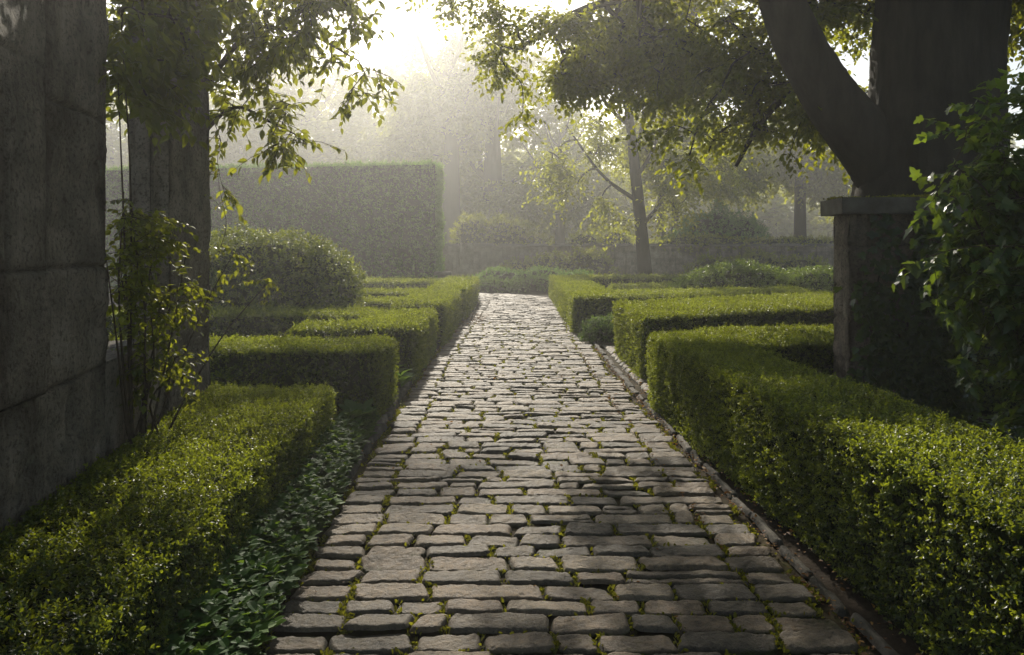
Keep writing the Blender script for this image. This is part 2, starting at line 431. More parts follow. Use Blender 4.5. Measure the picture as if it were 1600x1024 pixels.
def branches(mb, limbs, targets, k=5, r0=.006, sag=.12, mat=0, maxstep=None):
    """join every target to the growing skeleton; returns end points and end directions"""
    nodes = np.concatenate([p for p, r in limbs]); own = np.full(len(nodes), -1)
    dmin = np.array([np.min(((nodes - t)**2).sum(1)) for t in targets]); order = np.argsort(dmin)
    segs = []; par = []
    cap = len(nodes) + len(targets) * 5
    N = np.zeros((cap, 3)); O = np.full(cap, -1); N[:len(nodes)] = nodes; cnt = len(nodes)
    for t in targets[order]:
        d2 = ((N[:cnt] - t)**2).sum(1); i = int(np.argmin(d2)); a = N[i]; ln = math.sqrt(d2[i]) + 1e-6
        mid = (a + t) / 2 + RNG.normal(size=3) * ln * .10 + np.array([0, 0, sag * ln])
        s = np.array([.25, .5, .75, 1.0])[:, None]
        p = (1-s)**2 * a + 2*s*(1-s) * mid + s**2 * t
        segs.append(np.concatenate([a[None], p])); par.append(O[i]); N[cnt:cnt+4] = p; O[cnt:cnt+4] = len(segs) - 1; cnt += 4
    w = np.ones(len(segs))
    for j in range(len(segs) - 1, -1, -1):
        if par[j] >= 0: w[par[j]] += w[j]
    for j, sg in enumerate(segs):
        ra = r0 * w[j] ** .45
        tube(mb, sg, np.linspace(ra, max(r0 * .7, ra * .7), len(sg)), k if ra < r0 * 3 else k + 2, mat)
    E = np.array([s[-1] for s in segs]); D = unit(np.array([s[-1] - s[-3] for s in segs]))
    return E, D

def sprays(mb, E, D, L, n_sub=4, n_leaf=8, sub_len=.4, droop=.35, T=T_BOX, wr=.6, mat=0, bright=0, tw=None, twr=.003, hang=.4):
    """leafy twigs fanned round each branch end"""
    m = len(E)
    for _ in range(n_sub):
        d = unit(D * .7 + RNG.normal(size=(m, 3)) * .65 * np.array([1, 1, .6]) + np.array([0, 0, -droop]))
        ln = sub_len * (.6 + .7 * RNG.random(m)); st = E - D * (sub_len * .35 * RNG.random((m, 1)))
        bt = RNG.random(m)
        side = unit(np.cross(d, np.array([0, 0, 1.]) + RNG.normal(size=(m, 3)) * .3))
        if tw is not None:
            for q in range(m):
                e = st[q] + d[q] * ln[q]; tube(tw[0], [st[q], (st[q] + e) / 2 + np.array([0, 0, .03 * ln[q]]), e - np.array([0, 0, .06 * ln[q]])], [twr, twr * .8, twr * .5], 4, tw[1])
        for i in range(n_leaf):
            f = (i + 1) / n_leaf; p = st + d * (ln * f)[:, None] + np.array([0, 0, -1.]) * (.06 * ln * f * f)[:, None]
            sg = 1 if i % 2 else -1
            ld = unit(d * .55 + side * sg * .8 + RNG.normal(size=(m, 3)) * .3 + np.array([0, 0, -hang]))
            nn = unit(np.array([0, 0, 1.]) + RNG.normal(size=(m, 3)) * .45)
            s = L * (.65 + .6 * RNG.random(m))
            leaves(mb, p, ld, nn, s, s * wr, T, mat, np.clip(.5 * bt + .35 * RNG.random(m) + bright + .1, 0, 1))

SUN_DIR = np.array([math.sin(SUN_AZ) * math.cos(SUN_EL), math.cos(SUN_AZ) * math.cos(SUN_EL), math.sin(SUN_EL)])
def open_gaps(P, gaps):  # drops crown clusters along sun rays so that chosen spots are sunlit
    for c, r, *low in gaps:
        v = P - np.array(c); d = np.linalg.norm(v - (v @ SUN_DIR)[:, None] * SUN_DIR, axis=1)
        P = P[(d > r * (.8 + .4 * RNG.random(len(P)))) | (P[:, 2] < (0 if low else 1.40 + .321 * P[:, 1]))]
    return P
GAPS = [((1.8, 3.0, .7), .95), ((2.1, 2.2, .7), .7), ((1.7, 3.9, .7), .75), ((1.75, 4.7, .7), .5), ((-1.5, 2.9, .5), .7), ((-.75, 3.9, 0), .35)]
def tree(name, label, trunk, limbs, ell, n, L, group=None, leaf='lime', n_sub=4, n_leaf=8, sub_len=.45, r0=.007, gap=.35,
         gs=.6, T=T_BOX, rough=0., droop=.3, bright=0., k=5, kt=12, wr=.62, cat='tree', bark='bark', twigs=False, extra=None, shell=0., sag=.12, hang=.4, gaps=None):
    base = trunk[0][0]; t = thing(name, label, cat, (float(base[0]), float(base[1]), 0), group)
    tb = MB(); sk = []
    for j, (ctrl, r) in enumerate([trunk] + limbs):
        m = max(8, int(len(ctrl) * (26 if rough and j < 2 else 5))); p = spline(ctrl, m); rr = np.interp(np.linspace(0, 1, m), np.linspace(0, 1, len(r)), r)
        tube(tb, p, rr, kt if j == 0 else (64 if j == 1 and rough else 9), 0, (rough if j < 2 else 0) * rr.max())
        sk.append((p if j else p[int(m*.45):], rr))
    P = crown_points(ell, n, gap, gs, shell)
    if extra is not None: P = np.concatenate([P, extra])
    if gaps: P = open_gaps(P, gaps)
    E, D = branches(tb, sk, P, k, r0, sag)
    cb = MB()
    sprays(cb, E, D, L, n_sub, n_leaf, sub_len, droop, T, wr, 0, bright, (tb, 0) if twigs else None, hang=hang)
    part(tb, 'trunk', M[bark], t, True); part(cb, 'crown', M[leaf], t)
    return t

def shrub(name, label, ell, n, L, leaf='box', T=T_BOX, k=6, group=None, wob=.18, core=True, bright=0, wr=.6, ln=2.0, layers=1.0, cat='shrub', spread=.85):
    """dense rounded shrub: leaf shoots over lumpy ellipsoid shells, stems inside"""
    base = np.mean([e[0] for e in ell], 0); t = thing(name, label, cat, (float(base[0]), float(base[1]), 0), group)
    mb = MB(); st = MB()
    for j, (c, r) in enumerate(ell):
        c = np.array(c, float); r = np.array(r, float)
        m = int(n * (r[0]*r[1] + r[0]*r[2] + r[1]*r[2])); d = unit(RNG.normal(size=(m, 3)))
        s = 1 + wob * fbm(d * 2.3 + c, 3) - RNG.random(m) ** 2 * .22 * layers
        P = c + d * r * s[:, None]; keep = P[:, 2] > .01
        for i, (c2, r2) in enumerate(ell):
            if i != j: keep &= (((P - np.array(c2)) / np.array(r2))**2).sum(1) > .8
        P, d = P[keep], d[keep]
        nr = unit(d / r)
        sprigs(mb, P - nr * L, unit(nr + np.array([0, 0, .35]) + RNG.normal(size=P.shape) * .45), L * (.8 + .4 * RNG.random(len(P))), k, ln, T, 0, bright, wr, spread)
        if core:
            u = np.linspace(0, 2*math.pi, 19)[:-1]; v = np.linspace(-.9, math.pi/2, 9)
            U, Vv = np.meshgrid(u, v); dd = np.stack([np.cos(Vv)*np.cos(U), np.cos(Vv)*np.sin(U), np.sin(Vv)], -1)
            X = c + dd * r * (.80 + .5 * wob * fbm(dd * 2.3 + c, 3))[..., None]; X[..., 2] = np.maximum(X[..., 2], -.02)
            i, q = np.meshgrid(np.arange(8), np.arange(18), indexing='ij')
            st.add(X.reshape(-1, 3), np.stack([i*18+q, i*18+(q+1) % 18, (i+1)*18+(q+1) % 18, (i+1)*18+q], -1).reshape(-1, 4))
        for _ in range(5):
            a = RNG.random() * 6.28; e = c + np.array([math.cos(a) * r[0] * .6, math.sin(a) * r[1] * .6, r[2] * .5])
            tube(st, [(c[0] + .05*math.cos(a), c[1] + .05*math.sin(a), -.02), (c + e) / 2 * np.array([1, 1, .8]), e], [.02, .014, .006], 5)
    part(mb, 'foliage', M[leaf], t); part(st, 'branches', M['core'], t)
    return t

# ------------------------------------------------------------------ stone surfaces
def stone_face(mb, o, ux, uy, nrm, W, H, rows, step=.03, depth=.03, amp=.012, mat=0, seed=0, jw=.012, freq=7.0, irregular=.25):
    """one dressed-stone wall face as a fine relief: rows = [(z0, z1, mean block length)]"""
    o, ux, uy, nrm = (np.asarray(x, float) for x in (o, ux, uy, nrm)); rg = np.random.default_rng(seed)
    nx, ny = max(2, int(W / step) + 1), max(2, int(H / step) + 1)
    a, b = np.meshgrid(np.linspace(0, W, nx), np.linspace(0, H, ny))
    P = o + a[..., None] * ux + b[..., None] * uy
    warp = fbm(P.reshape(-1, 3) * 3 + seed, 3).reshape(a.shape) * .012
    d = np.full(a.shape, 1.0); tint = np.zeros(a.shape); lift = np.zeros(a.shape)
    for z0, z1, ml in rows:
        sel = (b >= z0) & (b < z1)
        js = [-rg.random() * ml]
        while js[-1] < W: js.append(js[-1] + ml * (1 + irregular * (rg.random() * 2 - 1)))
        js = np.array(js); aa = a + warp
        idx = np.clip(np.searchsorted(js, aa) - 1, 0, len(js) - 2)
        dx = np.minimum(aa - js[idx], js[idx+1] - aa); dz = np.minimum(b + warp - z0, z1 - b - warp)
        tv = rg.random(len(js)); lv = rg.normal(size=len(js)) * .006
        d = np.where(sel, np.minimum(dx, dz), d); tint = np.where(sel, tv[idx], tint); lift = np.where(sel, lv[idx], lift)
    g = np.clip(d / jw, 0, 1); g = g * g * (3 - 2*g)
    n1 = fbm(P.reshape(-1, 3) * freq + seed * 3.1, 5).reshape(a.shape)
    n2 = fbm(P.reshape(-1, 3) * 1.6 + seed, 3).reshape(a.shape)
    hgt = -depth * (1 - g) + (amp * n1 + amp * 1.2 * n2 + lift) * (.3 + .7 * g)
    V = P + hgt[..., None] * nrm
    i, j = np.meshgrid(np.arange(ny-1), np.arange(nx-1), indexing='ij')
    mb.add(V.reshape(-1, 3), np.stack([i*nx+j, i*nx+j+1, (i+1)*nx+j+1, (i+1)*nx+j], -1).reshape(-1, 4), None, mat, (.75*tint + .25*g).ravel())

def block_wall(mb, base, ang, W, D, H, rows, step=.03, seed=0, z0=0., **kw):
    """box of stone faces; base = near-left corner, ang = direction of its width"""
    c, s = math.cos(ang), math.sin(ang); ux = np.array([c, s, 0]); uy = np.array([-s, c, 0]); uz = np.array([0, 0, 1.])
    o = np.array([base[0], base[1], z0])
    stone_face(mb, o, ux, uz, -uy, W, H, rows, step, seed=seed, **kw)
    stone_face(mb, o + ux*W, uy, uz, ux, D, H, rows, step, seed=seed+1, **kw)
    stone_face(mb, o + ux*W + uy*D, -ux, uz, uy, W, H, rows, max(step, .04), seed=seed+2, **kw)
    stone_face(mb, o + uy*D, -uy, uz, -ux, D, H, rows, max(step, .04), seed=seed+3, **kw)
    m = .012
    T = [o + ux*m + uy*m, o + ux*(W-m) + uy*m, o + ux*(W-m) + uy*(D-m), o + ux*m + uy*(D-m)]
    mb.add([t + uz*(H-.004) for t in T], [(0, 1, 2, 3)], None, kw.get('mat', 0))

def setts(mb, stones, map_fn, hi=.05, seed=0):
    """stones: (u0, u1, v0, v1, detail nx, ny): domed, worn, uneven stones"""
    rg = np.random.default_rng(seed)
    for (u0, u1, v0, v1, nx, ny) in stones:
        a, b = np.meshgrid(np.linspace(-1, 1, nx), np.linspace(-1, 1, ny))
        # push the grid outward so that most points sit near the rounded rim
        a = np.sign(a) * np.abs(a) ** .7; b = np.sign(b) * np.abs(b) ** .75
        su, sv = (u1-u0)/2, (v1-v0)/2
        rc = min(.5 * sv, .035)
        x = a * su; y = b * sv
        ex = np.abs(x) - (su - rc); ey = np.abs(y) - (sv - rc); both = (ex > 0) & (ey > 0)
        rr = np.sqrt(np.maximum(ex, 0)**2 + np.maximum(ey, 0)**2); mx = np.maximum(ex, ey)
        sc = np.where(both & (rr > 1e-6), mx / np.maximum(rr, 1e-6), 1.0)
        x = np.where(both, np.sign(x) * (su - rc + np.maximum(ex, 0) * sc), x)
        y = np.where(both, np.sign(y) * (sv - rc + np.maximum(ey, 0) * sc), y)
        m = np.maximum(np.abs(a), np.abs(b))
        skew = rg.normal() * .012
        uu = (u0+u1)/2 + x + skew * b; vv = (v0+v1)/2 + y + rg.normal() * .004 * a
        q = np.stack([uu * 11, vv * 11, np.full_like(uu, rg.random() * 30)], -1).reshape(-1, 3)
        uu = uu + fbm(q, 2).reshape(a.shape) * .010; vv = vv + fbm(q + 40, 2).reshape(a.shape) * .010
        ed = np.minimum((1 - np.abs(a)) * su, (1 - np.abs(b)) * sv); edge = np.clip(ed / .018, 0, 1)
        dome = (1 - (1 - edge) ** 2.2) * (.92 + .08 * (1 - m * m))
        wear = fbm(q * 1.7 + 9, 4).reshape(a.shape) * .0075 + fbm(q * .5 + 3, 2).reshape(a.shape) * .006
        if nx > 14: wear = wear + fbm(q * 5 + 2, 3).reshape(a.shape) * .0045 - .006 * np.clip(fbm(q * 2.6 + 7, 2).reshape(a.shape) - .28, 0, 1)
        z = hi * (dome - .35) + wear * (.4 + .6 * dome) + rg.normal() * .005 + a * rg.normal() * .004 + b * rg.normal() * .0045
        px, py = map_fn(uu, vv)
        i, j = np.meshgrid(np.arange(ny-1), np.arange(nx-1), indexing='ij')
        mb.add(np.stack([px, py, z], -1).reshape(-1, 3), np.stack([i*nx+j, i*nx+j+1, (i+1)*nx+j+1, (i+1)*nx+j], -1).reshape(-1, 4), None, 0, rg.random())

def sheet(name, poly, z, mat, kind='structure', thick=None):
    mb = MB(); n = len(poly); mb.add([(x, y, z) for x, y in poly], [tuple(range(4))] if n == 4 else None, [(0, i, i+1) for i in range(1, n-1)] if n != 4 else None)
    return tag(mb.build(name, mat), kind=kind)

# ================================================================== THE PLACE
# ------------------------------------------------------------------ ground
def ground():
    mb = MB(); xs = np.unique(np.r_[np.linspace(-120, -8, 12), np.linspace(-8, 8, 60), np.linspace(8, 120, 12)])
    ys = np.unique(np.r_[np.linspace(-20, 0, 6), np.linspace(0, 30, 90), np.linspace(30, 150, 14)])
    X, Y = np.meshgrid(xs, ys); P = np.stack([X, Y, np.zeros_like(X)], -1)
    z = -.045 + .012 * fbm(P.reshape(-1, 3) * 1.7, 3).reshape(X.shape); P[..., 2] = z
    nx = len(xs); i, j = np.meshgrid(np.arange(len(ys)-1), np.arange(nx-1), indexing='ij')
    mb.add(P.reshape(-1, 3), np.stack([i*nx+j, i*nx+j+1, (i+1)*nx+j+1, (i+1)*nx+j], -1).reshape(-1, 4))
    tag(mb.build('ground', M['soil'], smooth=True), kind='structure')
ground()

# ------------------------------------------------------------------ the sett path
ARC0, ARC_R = 22.2, 3.2
def path_map(u, v):
    """u across, v along; straight, then bends left out of sight"""
    cx = .14 + .10 * np.sin(np.clip(v, 0, 22) * .25 + 2.2)
    th = np.clip((v - ARC0) / ARC_R, 0, 1.75)
    x = np.where(v < ARC0, cx + u, cx - ARC_R + (ARC_R + u) * np.cos(th))
    y = np.where(v < ARC0, v, ARC0 + (ARC_R + u) * np.sin(th))
    return x, y

UL, UR = -1.16, 1.22
def lay_path():
    rg = np.random.default_rng(21); st = []; joints = []
    v = 1.5; row = 0
    while v < 28:
        pitch = .150 + rg.normal() * .02
        pitch = min(max(pitch, .11), .20)
        u = UL + rg.normal() * .015
        bl = UL + .27 + rg.normal() * .02; br = UR - .26 + rg.normal() * .02
        cuts = [u, bl] if rg.random() < .86 else [u]
        while True:
            nx = cuts[-1] + np.clip(rg.lognormal(-1.18, .34), .14, .52)
            if nx > br - .13: break
            cuts.append(nx)
        if rg.random() < .85: cuts.append(br)
        cuts.append(UR + rg.normal() * .02)
        for a, b in zip(cuts[:-1], cuts[1:]):
            g = .004 + .008 * rg.random() ** 2; gv = .0025 + .003 * rg.random()
            near = v < 7
            nxd = int((b - a) / (.008 if v < 5 else .012 if near else .03)) + 6; nyd = (18 if v < 5 else 12) if near else 6
            if near and rg.random() < .07 and pitch > .15:      # a pair of thin stones in one place
                m = v + pitch * (.45 + .1 * rg.random())
                st.append((a + g, b - g, v + gv, m - .003, nxd, nyd)); st.append((a + g, b - g, m + .003, v + pitch - gv, nxd, nyd))
            else:
                st.append((a + g, b - g, v + gv + rg.normal() * .003, v + pitch - gv + rg.normal() * .003, nxd, nyd))
            joints.append((b, v, pitch))
        joints.append((cuts[0], v, pitch))
        v += pitch; row += 1
    mb = MB(); setts(mb, st, path_map, .022, 5)
    # earth between the stones
    us = np.linspace(UL - .06, UR + .06, 14); vs = np.linspace(1.2, 28.2, 160); U, Vv = np.meshgrid(us, vs); X, Y = path_map(U, Vv)
    z = -.020 + .006 * fbm(np.stack([X*5, Y*5, X*0], -1).reshape(-1, 3), 3).reshape(X.shape)
    i, j = np.meshgrid(np.arange(159), np.arange(13), indexing='ij')
    mb.add(np.stack([X, Y, z], -1).reshape(-1, 3), np.stack([i*14+j, i*14+j+1, (i+1)*14+j+1, (i+1)*14+j], -1).reshape(-1, 4), None, 1)
    tag(mb.build('path', [M['sett'], M['joint']], smooth=True), kind='structure')
    return joints
JOINTS = lay_path()

def kerbs():
    rg = np.random.default_rng(3); mb = MB()
    for u0, va, vb, ln, wd, hi in ((UR + .085, 1.4, 8.2, .40, .055, .036), (UR + .08, 8.2, 22, .38, .08, .055), (UL - .10, 6.4, 22, .34, .13, .075), (UL - .10, 1.4, 6.4, .5, .1, .05)):
        st = []; v = va
        while v < vb:
            l = ln * (.7 + .6 * rg.random()); j = rg.normal() * .008
            st.append((u0 - wd/2 + j, u0 + wd/2 + j, v + .006, min(v + l, vb) - .006, 9, 22)); v += l
        setts(mb, st, path_map, hi, int(va * 10) + 7)
    tag(mb.build('kerb', [M['kerb']], smooth=True), kind='structure')
kerbs()

def side_paving():
    rg = np.random.default_rng(9); st = []; v = 8.3
    while v < 13.6:
        p = .22 + rg.random() * .1; u = 1.46
        while u < 3.4:
            l = .28 + rg.random() * .3; st.append((u + .008, u + l - .008, v + .007, v + p - .007, 10, 7)); u += l
        v += p
    mb = MB(); setts(mb, st, lambda u, v: (u, v), .035, 4)
    mb.add([(1.4, 8.2, -.022), (3.5, 8.2, -.022), (3.5, 13.7, -.022), (1.4, 13.7, -.022)], [(0, 1, 2, 3)], None, 1)
    tag(mb.build('side_path', [M['sett'], M['joint']], smooth=True), kind='structure')
side_paving()

# moss and fallen leaves in the joints
def moss_and_litter():
    rg = np.random.default_rng(12); mb = MB(); P = []
    for (u, v, p) in JOINTS:
        if v > 16: continue
        amt = rg.random() ** 1.6
        n = int((60 if v < 7 else 26) * amt * (1.7 if u > .9 or u < -.8 else 1))
        if n == 0: continue
        uu = u + rg.normal(size=n) * .012; vv = v + rg.random(n) * p * 1.05
        P.append(np.c_[uu, vv])
        if rg.random() < .5:                                   # along the row joint too
            n2 = int(20 * rg.random() * (1 if v < 7 else .5)); P.append(np.c_[u - rg.random(n2) * .3, v + rg.normal(size=n2) * .006])
    Q = np.concatenate(P); x, y = path_map(Q[:, 0], Q[:, 1]); n = len(x)
    z = -.012 + rg.random(n) * .018
    D = unit(np.c_[rg.normal(size=(n, 2)), .4 + .8 * rg.random(n)])
    s = .013 + .017 * rg.random(n)
    leaves(mb, np.c_[x, y, z], D, unit(rg.normal(size=(n, 3)) + [0, 0, .6]), s, s * .6, T_BOX)
    tag(mb.build('moss', M['moss']), 'yellow green moss tufts in the joints of the path', 'moss', kind='stuff')
    lb = MB(); L = []
    n = 700; L.append(np.c_[UR + .035 + rg.normal(size=n) * .022, 1.8 + rg.random(n) ** 1.3 * 10])
    n = 260; L.append(np.c_[UR + .17 + rg.normal(size=n) * .05, 1.8 + rg.random(n) * 8])
    n = 300; L.append(np.c_[UL - .03 + rg.normal(size=n) * .05, 5.8 + rg.random(n) * 12])
    n = 180; L.append(np.c_[UR - .25 + rg.normal(size=n) * .02, 4 + rg.random(n) * 8])
    n = 170; L.append(np.c_[UL + rg.random(n) * 2.35, 2 + rg.random(n) * 14])
    n = 160; L.append(np.c_[UL + .1 + rg.random(n) * .35, 15.5 + rg.random(n) * 2.5])
    Q = np.concatenate(L); x, y = path_map(Q[:, 0], Q[:, 1]); n = len(x)
    D = unit(np.c_[rg.normal(size=(n, 2)), rg.normal(size=n) * .25]); s = .011 + .018 * rg.random(n) ** 2 + .0012 * y
    leaves(lb, np.c_[x, y, .012 + rg.random(n) * .014], D, unit(rg.normal(size=(n, 3)) * .35 + [0, 0, 1]), s, s * .6, T_BOX, 0, rg.random(n))
    tag(lb.build('fallen_leaves', M['litter']), 'small orange and brown fallen leaves along the kerbs', 'fallen leaves', kind='stuff')
moss_and_litter()

# ------------------------------------------------------------------ left: old stone wall, pier and timber post
def wx(Y): return -1.543 - .147 * Y
ANG = math.atan2(1, -.147)            # direction in which the wall runs away from the viewer
def left_wall():
    t = thing('stone_wall', 'tall weathered stone block wall with open joints, nearest on the left of the path', 'wall', (wx(3.0) - .2, 3.0, 0))
    ux = unit(np.array([[-.147, 1, 0]]))[0]; nr = np.array([ux[1], -ux[0], 0]); uz = np.array([0, 0, 1.])
    rows = [(0, .47, 1.05), (.47, .97, 1.0), (.97, 1.5, 1.25), (1.5, 2.25, 1.1), (2.25, 2.95, 1.3), (2.95, 3.7, 1.0)]
    mb = MB(); o = np.array([wx(1.2), 1.2, 0]); W = (4.04 - 1.2) / ux[1]
    stone_face(mb, o, ux, uz, nr, W, 3.7, rows, .013, depth=.03, amp=.030, seed=11, jw=.016, freq=9)
    e = o + ux * W
    stone_face(mb, e, -nr, uz, ux, .45, 3.7, rows, .02, depth=.02, amp=.016, seed=12)
    stone_face(mb, e - nr*.45, -ux, uz, -nr, W, 3.7, rows, .06, depth=.02, amp=.016, seed=13)
    stone_face(mb, o - nr*.45, nr, uz, -ux, .45, 3.7, rows, .05, depth=.02, amp=.016, seed=14)
    mb.add([o + uz*3.69, e + uz*3.69, e - nr*.45 + uz*3.69, o - nr*.45 + uz*3.69], [(0, 1, 2, 3)])
    part(mb, 'blocks', M['wallstone'], t, True)
    lo = MB(); W2 = (5.15 - 4.05) / ux[1]; o2 = e - nr * .03
    stone_face(lo, o2, ux, uz, nr, W2, .98, [(0, .47, .9), (.47, .98, 1.1)], .02, depth=.025, amp=.016, seed=15)
    stone_face(lo, o2 + ux*W2 - nr*.34, -ux, uz, -nr, W2, .98, [(0, .47, .9), (.47, .98, 1.1)], .05, depth=.02, amp=.014, seed=16)
    mb2 = [o2 + uz*.975, o2 + ux*W2 + uz*.975, o2 + ux*W2 - nr*.34 + uz*.975, o2 - nr*.34 + uz*.975]
    lo.add(mb2, [(0, 1, 2, 3)])
    part(lo, 'low_wall', M['wallstone'], t, True)
    # the nearer projecting buttress
    bt = MB(); Y0, Y1 = 2.35, 3.27; o3 = np.array([wx(Y0), Y0, 0]) + nr * .035; W3 = (Y1 - Y0) / ux[1]
    stone_face(bt, o3 + uz*.97, ux, uz, nr, W3, 2.73, [(0, .53, 1.6), (.53, 1.4, 1.5), (1.4, 2.74, 1.5)], .016, depth=.02, amp=.012, seed=18, jw=.014)
    stone_face(bt, o3 + ux*W3 + uz*.97, -nr, uz, ux, .05, 2.73, [(0, 2.8, 2)], .016, depth=.0, amp=.008, seed=19)
    bt.add([o3 + uz*.97, o3 + ux*W3 + uz*.97, o3 + ux*W3 - nr*.05 + uz*.97, o3 - nr*.05 + uz*.97], [(3, 2, 1, 0)])
    part(bt, 'buttress', M['wallstone'], t, True)
    p = thing('stone_pier', 'dark square stone pier beyond the gap in the left wall, hung with leaves', 'pier', (-2.45, 5.4, 0))
    pb = MB(); block_wall(pb, (-2.575, 5.16), -0.0, .27, .68, 3.7, [(0, 1.3, 2), (1.3, 2.5, 2), (2.5, 3.8, 2)], .02, 31, depth=.015, amp=.016, freq=8)
    part(pb, 'shaft', M['wallstone'], p, True)
    rb = MB(); block_wall(rb, (-2.50, 5.10), 0, .10, .055, 3.66, [(0, 3.8, 2)], .022, 35, depth=.0, amp=.006)
    part(rb, 'rib', M['wallstone'], p, True)
    q = thing('timber_post', 'upright weathered timber post standing against the far side of the stone pier', 'post', (-2.43, 6.05, 0))
    qb = MB(); block_wall(qb, (-2.53, 5.90), 0, .115, .22, 3.75, [(0, 4, 5)], .02, 37, depth=0, amp=.010, freq=5)
    part(qb, 'post_body', M['timber'], q, True)
    return p
left_wall()

# ------------------------------------------------------------------ hedges
A = [(-1.92, 1.0), (-.92, 1.0), (-1.20, 3.4), (-1.38, 6.0), (-2.34, 6.0)]
A = [(-1.72, 1.0), (-1.12, 1.0), (-1.38, 6.0), (-2.40, 6.0)]
hedge('hedge', 'low box hedge at the foot of the stone wall, nearest on the left', [(A, .515)], .0185, .07, 'box', wob=.016)
hedge('hedge', 'low dark fronted hedge just behind the nearest left hedge, ending square at the path', [([(-5.2, 6.86), (-1.20, 6.86), (-1.15, 7.8), (-5.2, 7.8)], .69)], .025, .07, 'box', only=lambda P: P[:, 2] > -1)
hedge('hedge', 'low clipped hedge block beside the path in front of the round bush', [([(-2.6, 8.9), (-1.12, 8.9), (-1.14, 9.8), (-2.6, 9.75)], .66), ([(-1.98, 9.0), (-1.12, 9.0), (-1.14, 11.6), (-1.98, 11.6)], .66)], .028, .07, 'box')
hedge('hedge', 'long low hedge running across at the foot of the round bush', [([(-6.2, 10.5), (-2.0, 10.5), (-2.0, 11.55), (-6.2, 11.55)], .68)], .029, .07, 'box')
hedge('hedge', 'low hedge along the left path edge with two arms reaching left, past the round bush', [([(-1.95, 12.2), (-1.06, 12.2), (-1.06, 16.1), (-1.95, 16.1)], .69), ([(-6, 13.4), (-1.9, 13.4), (-1.9, 14.5), (-6, 14.5)], .64), ([(-6.5, 15.9), (-1.8, 15.9), (-1.8, 17.0), (-6.5, 17.0)], .66)], .034, .07, 'box')
hedge('hedge', 'farthest low hedge on the left path edge, in front of the tall clipped hedge', [([(-1.85, 16.5), (-.98, 16.5), (-.98, 22.4), (-1.85, 22.4)], .70), ([(-8, 20.4), (-1.8, 20.4), (-1.8, 21.8), (-8, 21.8)], .68)], .042, .07, 'box', bright=.08)
hedge('tall_hedge', 'tall square clipped hedge standing high in the mist on the left', [([(-17, 30.4), (-2.73, 28.0), (-2.73, 30.4), (-17, 32.8)], 4.68)], .066, .22, 'yew', k=1.3, wob=.085, shoots=.16)

D1 = [(1.72, 1.0), (2.48, 1.0), (2.14, 7.6), (1.36, 7.6)]
D2 = [(1.36, 7.2), (2.0, 6.95), (6.2, 7.7), (6.2, 9.1), (2.2, 8.3), (1.36, 7.75)]
hedge('hedge', 'long low box hedge along the right path edge, turning right before the pillar', [(D1, .71), (D2, .72)], .0195, .07, 'box', wob=.018, bright=.03)
hedge('hedge', 'broad low hedge running right behind the pillar, second on the right', [([(1.52, 9.0), (6.4, 11.6), (6.4, 14.2), (1.50, 11.4)], .78)], .027, .08, 'box')
hedge('hedge', 'third low hedge on the right with a pale sunlit side facing the path', [([(1.10, 13.9), (1.98, 14.3), (2.25, 24), (1.16, 24)], .68), ([(1.10, 13.9), (6.5, 16.4), (6.5, 17.6), (1.3, 16.0)], .67)], .036, .08, 'box', bright=.05)
hedge('hedge', 'short bright low hedge inside the right parterre, left of the misty tree trunk', [([(2.5, 19.2), (4.3, 19.9), (4.3, 20.9), (2.5, 20.2)], .60)], .042, .14, 'box', wob=.05, bright=.15)
hedge('hedge', 'thin far hedge closing the right parterre beneath the far wall', [([(2.2, 24.1), (8.5, 24.6), (8.5, 25.4), (2.2, 24.9)], .66)], .045, .08, 'box')

# ------------------------------------------------------------------ shrubs
shrub('round_bush', 'large rounded bush behind the low hedges in front of the tall hedge', [((-4.1, 12.5, .75), (1.45, .75, 1.12)), ((-3.1, 12.5, .65), (.72, .7, 1.0))], 1300, .05, 'box', T_OV, group=None, wob=.22, bright=.1)
shrub('mound_bush', 'broad leafy mound with glinting leaves on the right, behind the third low hedge', [((5.6, 18.9, .3), (1.6, .9, .92)), ((7.6, 19.3, .25), (1.4, .9, .82)), ((4.4, 18.7, .2), (.7, .6, .6))], 900, .06, 'bush', wob=.22, bright=.15)
shrub('low_bush', 'small low bush growing beside the side path in front of a low hedge', [((1.75, 12.9, .1), (.62, .45, .36)), ((2.4, 13.1, .1), (.5, .4, .36))], 2200, .035, 'herb', T_OV, wob=.25)
shrub('bank_plants', 'low soft plants hugging the bend at the far end of the path', [((-.6, 26.9, .05), (.9, .5, .42)), ((.9, 27.1, .05), (1.1, .5, .5)), ((2.0, 26.6, .05), (.7, .6, .45))], 900, .055, 'herb', wob=.3)
shrub('bend_shrub', 'low dark rounded shrub at the bend where the path disappears', [((-.4, 28.6, .2), (1.2, .6, .62)), ((1.0, 28.3, .15), (1.1, .6, .72)), ((2.3, 28.4, .1), (.9, .6, .6))], 700, .055, 'yew', wob=.3)
shrub('wall_foot_shrub', 'misty shrub against the foot of the far wall, left of the dark trunk', [((1.6, 32.0, .4), (1.3, .6, .9)), ((3.2, 32.1, .3), (1.2, .6, 1.25)), ((.2, 32.2, .3), (.9, .5, .7))], 360, .08, 'lime', wob=.4)
shrub('wall_foot_shrub', 'misty shrub against the foot of the far wall, behind the leafy mound', [((8.6, 32.0, .4), (1.6, .6, .8)), ((10.4, 32.1, .3), (1.3, .6, 1.1)), ((11.8, 32.1, .3), (1.6, .6, .9))], 360, .08, 'lime', wob=.4)
shrub('wall_top_shrub', 'low misty growth trailing over the far wall right of the dark trunk', [((8.2, 33.6, 1.6), (2.6, .7, .5)), ((12.2, 33.7, 1.6), (2.8, .7, .42)), ((16.2, 33.6, 1.55), (2.6, .7, .5))], 320, .08, 'lime', wob=.4)
